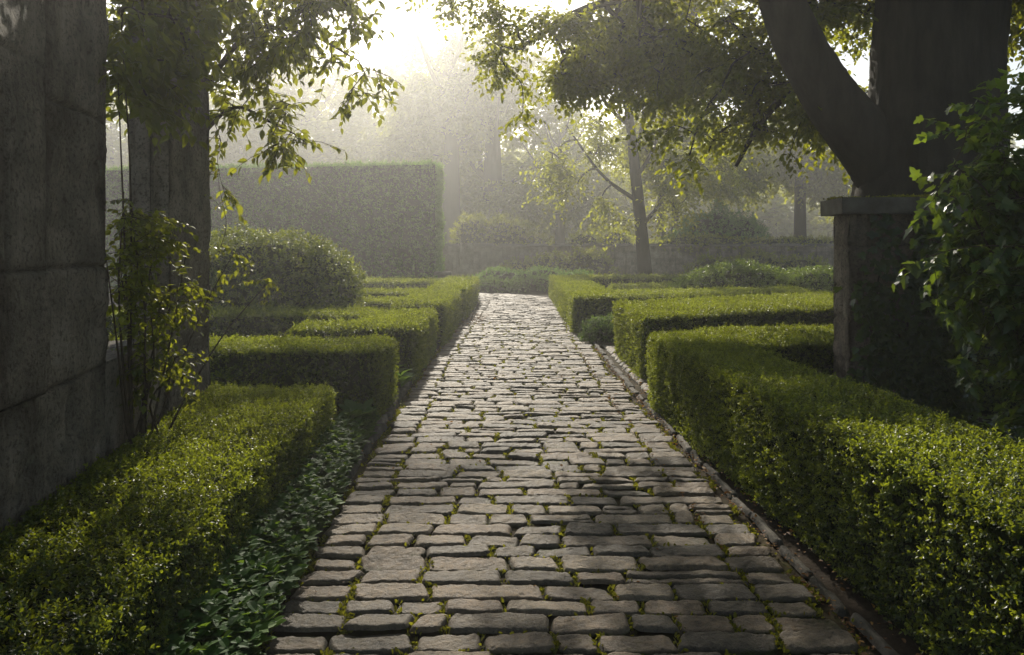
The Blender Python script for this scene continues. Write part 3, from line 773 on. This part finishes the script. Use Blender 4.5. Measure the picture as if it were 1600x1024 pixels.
shrub('wall_top_shrub', 'misty shrub growing over the far wall left of the broad trunk', [((-1.75, 34.2, 1.7), (1.0, .8, 1.35)), ((-.4, 34.4, 1.6), (1.4, .8, 1.3)), ((.9, 34.2, 1.4), (.9, .7, .8))], 260, .09, 'lime', wob=.4)
shrub('wall_top_shrub', 'small sunlit shrub on top of the far wall left of the near misty trunk', [((3.2, 34, 1.5), (.8, .5, .75)), ((4.6, 34, 1.55), (.9, .6, .8))], 260, .09, 'lime', wob=.4, bright=.3)
shrub('dark_shrub', 'dark layered evergreen shrub standing in the mist behind the far wall', [((9.6, 37, 1.6), (1.6, 1.2, 1.9)), ((11.2, 37.5, 1.4), (1.4, 1.1, 1.7)), ((8.3, 37.2, 1.2), (1.2, 1, 1.3))], 220, .11, 'yew', wob=.35)

# ------------------------------------------------------------------ far wall and the slab
def far_wall():
    t = thing('garden_wall', 'long low stone garden wall fading in the mist at the end of the garden', 'wall', (6, 33, 0))
    rows = [(i*.27, (i+1)*.27, .5 + .1*(i % 3)) for i in range(6)]
    mb = MB(); block_wall(mb, (-5.5, 33.0), 0, 28, .5, 1.62, rows, .07, 51, depth=.03, amp=.03, jw=.03, freq=2.5)
    part(mb, 'masonry', M['wallstone'], t, True)
    cp = MB(); rg = np.random.default_rng(5); x = -5.6; st = []
    while x < 22.5:
        l = 1.0 + rg.random() * .9; st.append((x + .01, x + l - .01, 32.9, 33.6, 8, 6)); x += l
    setts(cp, st, lambda u, v: (u, v), .12, 6)
    for v in cp.v: v[:, 2] += 1.64
    part(cp, 'coping', M['slab'], t, True)
    pr = MB(); block_wall(pr, (-2.2, 32.6), 0, .55, .45, 1.75, rows + [(1.62, 1.9, .6)], .06, 61, depth=.03, amp=.03, jw=.03, freq=3)
    part(pr, 'pier', M['wallstone'], t, True)
far_wall()
def slab_seat():
    t = thing('stone_slab', 'small pale stone slab on a block at the corner of the tall hedge', 'slab', (-2.35, 25.9, 0))
    a = MB(); block_wall(a, (-2.5, 25.85), 0, .3, .25, .62, [(0, .7, 1)], .04, 71, amp=.01)
    part(a, 'block', M['slab'], t, True)
    b = MB(); block_wall(b, (-2.62, 25.72), 0, .58, .5, .11, [(0, .2, 2)], .03, 75, z0=.625, amp=.008, depth=.0)
    part(b, 'top_slab', M['slab'], t, True)
slab_seat()

# ------------------------------------------------------------------ the pillar on the right
def pillar():
    t = thing('stone_pillar', 'square stone gate pillar with flat moss topped cap, ivy over its dark front', 'pillar', (3.3, 6.8, 0))
    rows = [(0, .3, .5), (.3, .62, .45), (.62, .98, .5), (.98, 1.26, .4), (1.26, 1.6, .5), (1.6, 1.92, .46)]
    mb = MB(); block_wall(mb, (2.87, 6.53), -.10, .88, .42, 1.87, rows, .013, 81, depth=.024, amp=.030, jw=.02, freq=11)
    part(mb, 'shaft', M['pierstone'], t, True)
    cb = MB(); block_wall(cb, (2.775, 6.45), -.10, 1.05, .6, .135, [(0, .2, 5)], .016, 91, z0=1.875, depth=0, amp=.012, freq=9)
    part(cb, 'cap', M['slab'], t, True)
    ms = MB(); n = 2600; x = 2.8 + RNG.random(n); y = 6.45 + RNG.random(n) * .56 - .1 * (x - 2.8)
    ok = fbm(np.c_[x*4, y*4, x*0], 3) > -.05; x, y = x[ok], y[ok]; n = len(x); s = .014 + .014 * RNG.random(n)
    leaves(ms, np.c_[x, y, 2.006 + RNG.random(n) * .015], unit(np.c_[RNG.normal(size=(n, 2)), .5 + RNG.random(n)]), unit(RNG.normal(size=(n, 3)) + [0, 0, .5]), s, s*.6)
    part(ms, 'moss_cushion', M['moss'], t)
    # ivy growing over the front: a plant of its own
    iv = thing('ivy', 'dark ivy climbing the front of the stone pillar', 'ivy', (3.3, 6.45, 0))
    st = MB(); lf = MB(); rg = np.random.default_rng(4)
    for q in range(16):
        x = 3.0 + rg.random() * .75; z = 0.; pts = [(x, 6.47, 0)]
        top = .7 + rg.random() * 1.1
        while z < top: z += .12; x += rg.normal() * .04; pts.append((x, 6.475 + rg.random()*.008, z))
        pts = np.array(pts); tube(st, pts, np.linspace(.012, .004, len(pts)), 5)
        P = np.repeat(pts, 11, 0) + rg.normal(size=(len(pts)*11, 3)) * [.075, .008, .06]; P = P[P[:, 2] > 0]; P[:, 1] = np.minimum(P[:, 1], 6.475) - .015
        n = len(P); leaves(lf, P, unit(rg.normal(size=(n, 3)) * [1, .3, .7] + [0, -.25, -.7]), unit(rg.normal(size=(n, 3)) * .4 + [0, -1, .3]), .055 + .03 * rg.random(n), .06 + .03*rg.random(n), T_LOB, 0, .5 * rg.random(n))
    for q in st.v + lf.v: q[:, 1] -= .1 * (q[:, 0] - 2.87) - .02
    part(st, 'stems', M['stem'], iv); part(lf, 'leaves', M['bush'], iv)
pillar()

# ------------------------------------------------------------------ big tree on the right
def P10(px, py, Y=10.): return ((px - 800) * Y / 1200, Y, 1.6 + (385 - py) * Y / 1200)
def big_tree():
    trunk = ([P10(1440, 545), P10(1448, 400), P10(1452, 300), P10(1462, 150), P10(1468, 0), P10(1474, -200), P10(1490, -420)], [1.05, .96, .88, .76, .73, .66, .5])
    limbs = [([P10(1432, 330), P10(1372, 245), P10(1296, 150, 9.9), P10(1228, 20, 9.7), P10(1190, -120, 9.5), P10(1120, -300, 9.2)], [.50, .40, .32, .26, .22, .16]),
             ([P10(1222, 0, 9.7), P10(1120, -40, 10.6), P10(1000, -10, 11.6), P10(900, 20, 12), P10(820, 70, 12)], [.13, .10, .08, .055, .03]),
             ([P10(1200, -90, 9.6), P10(1050, -150, 10.8), P10(900, -110, 12), P10(740, -60, 12.2)], [.14, .11, .08, .04]),
             ([P10(1290, 140, 10), P10(1250, 130, 10.6), P10(1190, 190, 11), P10(1150, 260, 11.3)], [.08, .06, .05, .025]),
             ([P10(1470, -150), P10(1400, -260, 11), P10(1260, -240, 12), P10(1120, -120, 12.6)], [.22, .17, .12, .06]),
             ([P10(1480, -150), P10(1620, -300, 9.6), P10(1780, -300, 9.2)], [.25, .2, .1]),
             ([P10(1475, -200), P10(1350, -420, 8.6), P10(1150, -500, 7.8), P10(950, -420, 7.2)], [.24, .2, .14, .07]), ([P10(1475, -300), (4.0, 7.5, 8.4), (2.2, 5.0, 8.7), (.8, 2.0, 8.4), (-.8, .5, 8.2)], [.22, .17, .12, .09, .05]), ([(2.2, 5.0, 8.7), (0, 4.6, 8.5), (-2.6, 4.0, 8.3)], [.09, .06, .03]),
             ([P10(1470, -100), P10(1560, -20, 11), P10(1640, 60, 11.5)], [.14, .1, .05])]
    def e(px, py, Y, rx, ry, rz): return (P10(px, py, Y), (rx, ry, rz))
    ell = [e(845, 60, 12.0, .95, .9, .9), e(905, 30, 12.3, 1.15, 1.0, 1.1), e(990, 30, 12.3, 1.35, 1.1, 1.0), e(1010, 120, 11.9, .6, .8, .7), e(835, 165, 11.8, .5, .5, .40), e(1100, 120, 11.6, 1.15, 1.0, 1.15), e(900, 130, 12, .6, .6, .35),
           e(1180, 170, 10.6, 1.0, .8, .85), e(1060, 230, 10.3, .5, .5, .38), e(1180, 275, 10.6, .42, .45, .40), e(1280, 60, 11.2, 1.1, .9, 1.2), e(1330, 170, 11.6, .6, .6, .6), e(1352, 110, 12.2, .5, .5, .8), e(1345, 20, 12.4, .7, .6, .8), e(1290, 230, 11.4, .4, .4, .4),
           e(740, -5, 12.1, .9, .6, .35), e(1160, -150, 11, 1.8, 1.3, 1.0), e(900, -230, 12.2, 1.6, 1.3, 1.5), e(1060, -330, 12.5, 2.2, 1.6, 1.6), e(760, -210, 12.4, 1.0, 1.0, 1.2), e(1300, -180, 10.5, 2.0, 1.6, 1.2), e(1580, 20, 11.4, .9, .8, 1.3), e(1700, -150, 9.6, 1.6, 1.4, 1.3)]
    hi = [e(1000, -480, 9, 2.6, 1.8, 1.3), e(1500, -480, 10, 3.0, 2.4, 1.5), ((1.0, 5.0, 8.6), (3.4, 3.0, .9)), ((4.5, 4.0, 8.4), (3.0, 3.0, 1.0)), ((1.5, 0.0, 8.2), (4.0, 2.6, .8)), ((-2.4, 4.0, 8.3), (2.6, 2.4, .7)), ((3.4, 14.0, 9.2), (2.8, 1.8, 1.6)), ((6.6, 14.0, 9.4), (2.6, 1.8, 1.8)), ((5.0, 13, 7.4), (2.4, 1.6, 1.0))]  # unseen high crown, added to shade the foreground and the air there
    t = tree('spreading_tree', 'huge dark trunked tree spreading leafy limbs over the path from behind the pillar', trunk, limbs, ell, 3700, .094, n_sub=5, n_leaf=7, sub_len=.46, r0=.006,
             gap=.63, gs=1.25, rough=.05, droop=.35, kt=96, twigs=False, extra=crown_points(hi, 1400, .3, .6), bright=.0, gaps=GAPS)
    return t
big_tree()

# ------------------------------------------------------------------ overhanging tree at upper left, climber on the wall
def P6(px, py, Y=6.): return ((px - 800) * Y / 1200, Y, 1.6 + (385 - py) * Y / 1200)
def left_tree():
    trunk = ([(-3.05, 6.9, 0), (-3.0, 6.85, 1.2), (-2.9, 6.8, 2.4), (-2.75, 6.7, 3.4), (-2.5, 6.6, 4.2)], [.085, .075, .06, .05, .03])
    limbs = [([(-2.88, 6.78, 2.7), P6(380, 60, 6.5), P6(470, 50, 6.3), P6(560, 95, 6.2)], [.03, .022, .014, .006]),
             ([(-2.9, 6.8, 2.4), P6(360, 170, 6.5), P6(420, 190, 6.3), P6(470, 215, 6.2)], [.022, .014, .010, .005]),
             ([(-2.8, 6.7, 3.2), P6(400, -40, 6.2), P6(500, -30, 6.0), P6(560, 30, 5.9)], [.03, .022, .015, .006]),
             ([(-2.8, 6.7, 3.3), P6(250, -60, 5.6), P6(200, 0, 5.0)], [.035, .025, .010])]
    def e(px, py, Y, rx, ry, rz): return (P6(px, py, Y), (rx, ry, rz))
    ell = [e(390, 60, 6.5, .46, .4, .5), e(350, 20, 6.3, .4, .4, .5), e(470, 45, 6.3, .42, .35, .34), e(560, 105, 6.2, .26, .22, .16), e(520, 60, 6.1, .3, .3, .3), e(430, 195, 6.3, .3, .28, .2), e(350, 140, 6.6, .24, .3, .3),
           e(190, 80, 6.9, .35, .4, .60), e(500, -60, 6.1, .55, .5, .4)]
    extra = np.array([P6(598, 115, 6.2), P6(575, 150, 6.2), P6(545, 145, 6.2), P6(468, 210, 6.2), P6(455, 240, 6.2), P6(440, 225, 6.2), P6(420, 235, 6.25), P6(345, 220, 6.5), P6(350, 300, 6.5), P6(370, 180, 6.4)])
    tree('leaning_tree', 'slim tree behind the stone pier with backlit leafy sprays hanging over the low hedges', trunk, limbs, ell, 200, .084, leaf='vine', n_sub=4, n_leaf=7, sub_len=.3, r0=.003,
         gap=.3, gs=2.0, T=T_OV, droop=.25, wr=.52, twigs=True, extra=extra, bark='stem', bright=.08, hang=.42, gaps=[((-1.45, 2.9, .5), .85), ((-1.55, 2.6, .5), .8)])
left_tree()

def climber():
    t = thing('climbing_plant', 'thin stemmed climbing plant growing up the stone wall from the hedge', 'climber', (-2.1, 4.36, 0))
    st = MB(); lf = MB(); rg = np.random.default_rng(8)
    b = np.array([-2.13, 4.40, .0]); limbs = []
    ends = [P6(165, 300, 4.25), P6(150, 420, 4.2), P6(200, 330, 4.4), P6(250, 340, 4.6), P6(290, 400, 4.75), P6(270, 470, 4.7), P6(235, 480, 4.5), P6(300, 560, 4.8), P6(110, 410, 4.0), P6(420, 440, 5.9), P6(365, 395, 5.8), P6(130, 100, 4.15), P6(160, 20, 4.2)]
    for i, e_ in enumerate(ends):
        e_ = np.array(e_); a = b + rg.normal(size=3) * [.03, .03, 0]; m1 = np.array([a[0] + (e_[0]-a[0])*.15, a[1] + (e_[1]-a[1])*.15, .45]); m2 = a + (e_ - a) * .6 + np.array([rg.normal()*.05, rg.normal()*.05, .15])
        p = spline([a, m1, m2, e_], 16); p[:, 0] = np.maximum(p[:, 0], [wx(y) + .02 if y < 5.1 else -9 for y in p[:, 1]])
        r = np.linspace(.011, .003, 16); tube(st, p, r, 6); limbs.append((p[3:], r))
    tube(st, spline([b, b + [.01, 0, .3], b + [.0, .02, .62]], 8), np.linspace(.022, .013, 8), 8, rough=.004)
    def e(px, py, Y, rx, ry, rz): return (P6(px, py, Y), (rx, ry, rz))
    ell = [e(190, 370, 4.4, .22, .22, .25), e(250, 370, 4.65, .24, .16, .15), e(200, 480, 4.4, .18, .18, .25), e(270, 480, 4.65, .2, .2, .25), e(130, 420, 4.15, .14, .1, .14), e(240, 580, 4.5, .18, .2, .18), e(290, 600, 4.8, .12, .15, .12)]
    P = crown_points(ell, 130, .2, 3.0)
    for q in P: q[0] = max(q[0], wx(q[1]) + .04)
    ext = np.array([P6(x, y, Y) for x, y, Y in [(345, 385, 5.75), (370, 400, 5.8), (395, 425, 5.85), (420, 445, 5.9), (345, 430, 5.75), (400, 440, 5.9), (350, 330, 5.8), (340, 270, 5.8)]])
    E, D = branches(st, limbs, np.concatenate([P, ext]), 4, .0022, .1)
    sprays(lf, E, D, .044, 3, 6, .16, .2, T_OV, .62, 0, .0, (st, 0), .0018)
    # dark curtain of leaves high over the wall and the gap
    hang_ell = [e(130, 40, 4.15, .2, .12, .4), e(120, 110, 4.1, .12, .1, .18), e(220, 40, 4.55, .35, .3, .5), e(290, 30, 4.9, .25, .25, .45), e(210, 130, 4.6, .25, .2, .2)]
    P = crown_points(hang_ell, 95, .3, 2.5)
    P = open_gaps(P, [((-1.5, 2.9, .5), .6, 1)])
    for q in P: q[0] = max(q[0], wx(q[1]) + .05)
    E, D = branches(st, limbs, P, 4, .0025, .1)
    sprays(lf, E, D, .08, 3, 7, .22, .5, T_OV, .55, 0, -.12, None)
    part(st, 'stems', M['stem'], t, True); part(lf, 'leaves', M['vine'], t)
climber()

# ------------------------------------------------------------------ leafy bush at the right edge
def right_bush():
    t = thing('leafy_bush', 'tall dark bush with lobed leaves in front of the pillar on the right', 'bush', (3.3, 4.5, 0))
    st = MB(); lf = MB(); rg = np.random.default_rng(6); limbs = []
    for i in range(12):
        a = np.array([3.25 + rg.normal()*.1, 4.5 + rg.normal()*.1, 0]); th = rg.random() * 6.28; e_ = a + [math.cos(th)*.5, math.sin(th)*.5, 1.3 + rg.random()*.9]
        p = spline([a, a + (e_-a)*.5 + [0, 0, .25], e_], 12); r = np.linspace(.022, .006, 12); tube(st, p, r, 6); limbs.append((p, r))
    ell = [((3.7, 4.4, .9), (.72, .8, .9)), ((3.38, 4.5, 1.5), (.72, .7, .62)), ((3.55, 4.6, 2.1), (.66, .6, .55)), ((4.1, 4.5, 1.2), (.8, .9, 1.3))]
    P = crown_points(ell, 1300, .1, 1.5, .35); P = P[P[:, 2] > .12]
    ext = np.array([P6(x, y, 4.4) for x, y in [(1460, 310), (1490, 260), (1510, 200), (1540, 160), (1560, 175), (1455, 400), (1465, 480), (1490, 570)]])
    E, D = branches(st, limbs, np.concatenate([P, ext]), 4, .0028, .1)
    sprays(lf, E, D, .075, 4, 7, .24, .3, T_LOB, .8, 0, -.02, (st, 0), .002, hang=.5)
    part(st, 'stems', M['stem'], t, True); part(lf, 'leaves', M['bush'], t)
right_bush()

# ------------------------------------------------------------------ ground cover
def herbs(mb, Q, L, k=6, rg=None, up=.55, T=T_BR, wr=.75, bright=0, h=.06):
    rg = rg or np.random.default_rng(2); n = len(Q); bt = rg.random(n)
    for i in range(k):
        th = i * 2.4 + rg.random(n); el = up + rg.normal(size=n) * .3; hh = h * (.4 + rg.random(n))
        d = unit(np.c_[np.cos(th), np.sin(th), el]); s = L * (.6 + .7 * rg.random(n))
        leaves(mb, Q + np.c_[np.zeros((n, 2)), hh], d, unit(np.c_[-np.cos(th)*el, -np.sin(th)*el, np.ones(n)] + rg.normal(size=(n, 3)) * .25), s, s * wr, T, 0, np.clip(.5*bt + .4*rg.random(n) + bright, 0, 1))
def cover():
    rg = np.random.default_rng(14); mb = MB()
    n = 1300; y = 1.6 + rg.random(n) * 5.1; f = rg.random(n) ** .8; xl = np.interp(y, [1, 3.4, 6, 6.9], [-1.15, -1.27, -1.40, -1.3]); xr = np.interp(y, [1.6, 3, 4.2, 6.4, 6.9], [-.80, -.95, -1.02, -1.16, -1.16])
    Q = np.c_[xl - .02 + f * (xr - xl), y, .02 + .11 * (1 - f)]; herbs(mb, Q[::2], .055, 6, rg, T=T_LOB, wr=.95, h=.08); herbs(mb, Q[1::3], .048, 8, rg, T=T_OV, h=.1); herbs(mb, Q[3::6], .07, 6, rg, T=T_BR, bright=.15, up=.9)
    tag(mb.build('ground_cover', M['herb']), 'dark broad leaved ground cover between the left hedge and the path', 'ground cover', kind='stuff')
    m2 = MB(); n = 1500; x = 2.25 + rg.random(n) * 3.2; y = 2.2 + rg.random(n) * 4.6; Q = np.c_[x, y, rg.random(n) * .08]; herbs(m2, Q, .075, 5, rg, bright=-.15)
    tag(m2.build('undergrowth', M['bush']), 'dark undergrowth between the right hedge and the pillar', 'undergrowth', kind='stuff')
    m3 = MB(); n = 5200; x = rg.random(n) * 60 - 25; y = 34.5 + rg.random(n) * 40; Q = np.c_[x, y, x*0 - .03]; herbs(m3, Q, .32, 4, rg, up=1.3, T=T_BOX, wr=.12)
    tag(m3.build('rough_grass', M['herb']), 'rough grass in the mist beyond the far wall', 'grass', kind='stuff')
    m4 = MB(); n = 3000; x = np.r_[-8 + rg.random(n) * 6.2, 2.0 + rg.random(n) * 7]; y = np.r_[8 + rg.random(n) * 18, 12 + rg.random(n) * 17]; Q = np.c_[x, y, x*0 - .04]; herbs(m4, Q, .12, 5, rg, up=.7, T=T_BOX, wr=.5)
    tag(m4.build('bed_plants', M['herb']), 'low green planting filling the beds between the hedges', 'planting', kind='stuff')
cover()
def leafy(label, x, y, L, k, h, bright=0, T=T_BR, up=.6, wr=.75, m=3, group=None):
    rg = np.random.default_rng(int(abs(x*100) + y*10)); mb = MB(); Q = np.c_[x + rg.normal(size=m)*L*.5, y + rg.normal(size=m)*L*.5, rg.random(m)*.03]
    herbs(mb, Q, L, k, rg, up, T, wr, bright, h); tag(mb.build('leafy_plant', M['herb']), label, 'plant', group)
leafy('broad leaved plant with bright yellow green leaves low at the near left path edge', -1.06, 3.0, .095, 9, .09, .55, T_LOB, .8, .95, 4)
leafy('lobed leafy plant standing at the corner between the two nearest left hedges', -1.33, 6.45, .17, 8, .14, .05, T_LOB, .9, .9)
leafy('pale green leafy clump beside the path between two low hedges on the left', -1.25, 8.35, .19, 9, .14, .15, T_BR, 1.0, .6, 4)

# ------------------------------------------------------------------ misty trees
def far_tree(label, x, y, h, r, ell, n, L, lean=0., name='misty_tree', gap=.45, fork=.5, **kw):
    rg = np.random.default_rng(int(abs(x)*10 + y)); tr = [(x, y, -.1), (x + lean*.2, y, h*.2), (x + lean*.5, y, h*.45), (x + lean*.8, y, h*.7), (x + lean, y, h*.92)]
    limbs = []
    for i in range(8):
        f = fork + (.9 - fork) * i / 8; th = i * 2.4 + rg.random(); b = np.array([x + lean*f, y, h*f]); ln = h * (.27 - .015*i)
        d = np.array([math.cos(th), math.sin(th)*.9, 1.0]); limbs.append(([b, b + d*ln*.5 + [0, 0, -.03*h], b + d*ln + [0, 0, .02*h]], [r*.42*(1-.06*i), r*.25, r*.1]))
    tree(name, label, (tr, [r*1.3, r, r*.85, r*.55, r*.25]), limbs, ell, n, L, gap=gap, gs=.35, group=None, n_sub=5, n_leaf=8, sub_len=1.0, r0=.012, **kw)

k_ = 64 / 36
far_tree('broad trunked tree fading into bright mist beyond the far wall', -1.6, 64, 19, .85, [((c[0]*k_, 64 + (c[1]-36)*k_, c[2]*k_ - 1.2), tuple(v*k_ for v in r)) for c, r in
         [((-1.2, 36, 9.2), (2.8, 2.6, 2.7)), ((1.3, 36, 8.4), (2.4, 2.2, 2.2)), ((-3.2, 36, 8.4), (1.7, 1.8, 2.0)), ((2.2, 35.5, 5.6), (1.6, 1.4, 1.4)), ((-2.6, 36.3, 6.2), (1.2, 1.4, 1.5))]], 560, .36, fork=.28)
far_tree('pale distant tree with a faint trunk just right of the tall hedge', -4.9, 62, 19, .75, [((-5.8, 62, 12), (4.4, 3.6, 4)), ((-9.5, 62, 9.5), (3.2, 3, 2.6))], 360, .36)
tree('added_shade_tree', 'unseen tree added behind the tall clipped hedge to shade the nearest left hedge', ([(-13.8, 32.5, -.1), (-13.7, 32.4, 5), (-13.4, 32.3, 11), (-13, 32, 17), (-12.6, 32, 20)], [.55, .45, .36, .22, .1]),  # unseen tree, added so that its high limb shades the nearest left hedge
     [([(-13.4, 32.2, 12.0), (-10.5, 31.8, 14.2), (-7.5, 31.3, 15.2), (-4.8, 31, 15.3)], [.2, .15, .1, .05]), ([(-13.2, 32.2, 14), (-15, 31, 17), (-16.5, 30, 19)], [.2, .14, .06])],
     [((-13, 32, 17.5), (4.0, 3, 3.2)), ((-8.4, 31.4, 15.6), (2.6, 1.6, 1.2)), ((-5.2, 31, 15.3), (1.7, 1.3, .8))], 420, .22, gaps=[((-1.55, 2.9, .5), .8), ((-.6, 3.2, 0), .5)], gap=.4, gs=.35, n_sub=4, n_leaf=7, sub_len=.8, r0=.012)
far_tree('very pale tree far off in the mist above the tall clipped hedge', -21, 78, 23, .7, [((-21, 78, 15), (7, 4, 7)), ((-13, 78, 14), (5, 3, 6)), ((-29, 78, 12), (6, 4, 6)), ((-15, 78, 7), (5, 3, 4))], 900, .42)
k_ = 28 / 22.3
far_tree('grey green tree with drooping branches and dark trunk rising from the right parterre', 4.9, 28, 10.5, .23, [((c[0]*k_, 28 + (c[1]-22.3)*k_, 1.6 + (c[2]-1.6)*k_), tuple(v*k_ for v in r)) for c, r in
         [((3.5, 22.3, 5.0), (1.9, 1.6, 1.2)), ((1.9, 22, 4.0), (1.0, 1.0, .7)), ((1.2, 22, 3.5), (.6, .8, .5)), ((5.4, 22.5, 4.4), (1.4, 1.2, 1.0)), ((3.9, 22.3, 6.5), (1.8, 1.5, 1.2)), ((4.6, 22.5, 2.9), (.9, .8, .6)), ((3.2, 22.1, 2.8), (.8, .7, .6)), ((5.0, 22.5, 9.6), (2.6, 2.0, 1.3)), ((3.9, 21.7, 3.9), (1.0, .6, .9))]], 900, .15, lean=-.9, fork=.22, gaps=[((5.4, 18.8, 1.1), 1.3, 1), ((7.4, 19.2, 1.0), 1.1, 1), ((3.4, 20, .6), .6, 1)])
far_tree('slender misty tree with thin trunk behind the far wall', 7.4, 38, 11, .22, [((7.4, 38, 7.0), (2.4, 2.0, 2.6)), ((9.8, 38, 6.0), (1.8, 1.6, 1.8))], 420, .2)
far_tree('second slender misty tree close beside the first thin trunk', 8.6, 40.5, 10, .2, [((9.0, 40.5, 6.8), (2.4, 2.0, 2.4)), ((11.6, 40.5, 6.0), (2.0, 1.8, 1.8))], 400, .2)
far_tree('faint tree at the right edge of the mist beside the pillar', 16.5, 44, 12, .35, [((16.5, 44, 7.4), (3.2, 2.6, 3.2)), ((19.5, 44, 5.8), (2.6, 2.2, 2.6)), ((13.6, 44.5, 6.0), (2.2, 2, 2.0))], 560, .24)
far_tree('faint distant tree between the broad trunk and the nearer grey green tree', 3.5, 56, 11, .35, [((3.5, 56, 6.5), (3.4, 2.6, 3.0)), ((0.2, 56, 5.0), (2.4, 2.2, 2.0)), ((7.0, 56, 5.2), (2.6, 2.2, 2.2))], 420, .3)

def treeline():
    rg = np.random.default_rng(77); mb = MB(); tb = MB()
    for row, (yy, hh, st) in enumerate([(72, 9, 4.2), (84, 12, 5.0), (100, 14, 6.5)]):
        for x in np.arange(-75, 90, st):
            x = x + rg.normal() * 1.2; y = yy + rg.normal() * 2; h = hh * (.75 + .5 * rg.random()) * (1.75 if row < 2 and -42 < x < -2 else 1); rr = st * .75
            tube(tb, [(x, y, -.1), (x + .2, y, h*.4), (x, y, h*.8)], [.35, .28, .1], 6)
            P = crown_points([((x, y, h*.56), (rr, rr*.8, h*.40)), ((x + rg.normal()*1.2, y, h*.3), (rr*.9, rr*.7, h*.28))], 130, .3, .3)
            sprays(mb, P, unit(P - np.array([x, y, h*.4])), .62, 4, 6, 1.7, .2, T_BOX, .7)
    for v, q, m in [(tb.v, tb.q, 1)]:
        mb.add(np.concatenate(v), np.concatenate(q), None, 1)
    tag(mb.build('treeline', [M['lime'], M['bark']]), 'far band of trees merging in the mist behind everything', 'trees', kind='stuff')
treeline()

# ------------------------------------------------------------------ the morning haze
def haze():
    m = bpy.data.materials.new('haze_air'); m.use_nodes = True; n = m.node_tree.nodes; l = m.node_tree.links
    n.remove(n['Principled BSDF']); v = n.new('ShaderNodeVolumePrincipled')
    v.inputs['Color'].default_value = (.99, .985, .96, 1); v.inputs['Density'].default_value = HAZE_DENSITY; v.inputs['Anisotropy'].default_value = .7
    l.new(v.outputs[0], n['Material Output'].inputs['Volume'])
    mb = MB(); X0, X1, Y0, Y1, Z0, Z1 = -125, 125, -25, 155, -1.2, 27.5
    mb.add([(X0, Y0, Z0), (X1, Y0, Z0), (X1, Y1, Z0), (X0, Y1, Z0), (X0, Y0, Z1), (X1, Y0, Z1), (X1, Y1, Z1), (X0, Y1, Z1)],
           [(3, 2, 1, 0), (4, 5, 6, 7), (0, 1, 5, 4), (1, 2, 6, 5), (2, 3, 7, 6), (3, 0, 4, 7)])
    tag(mb.build('haze', m), 'thin pale morning haze filling the garden', 'haze', kind='stuff')
haze()
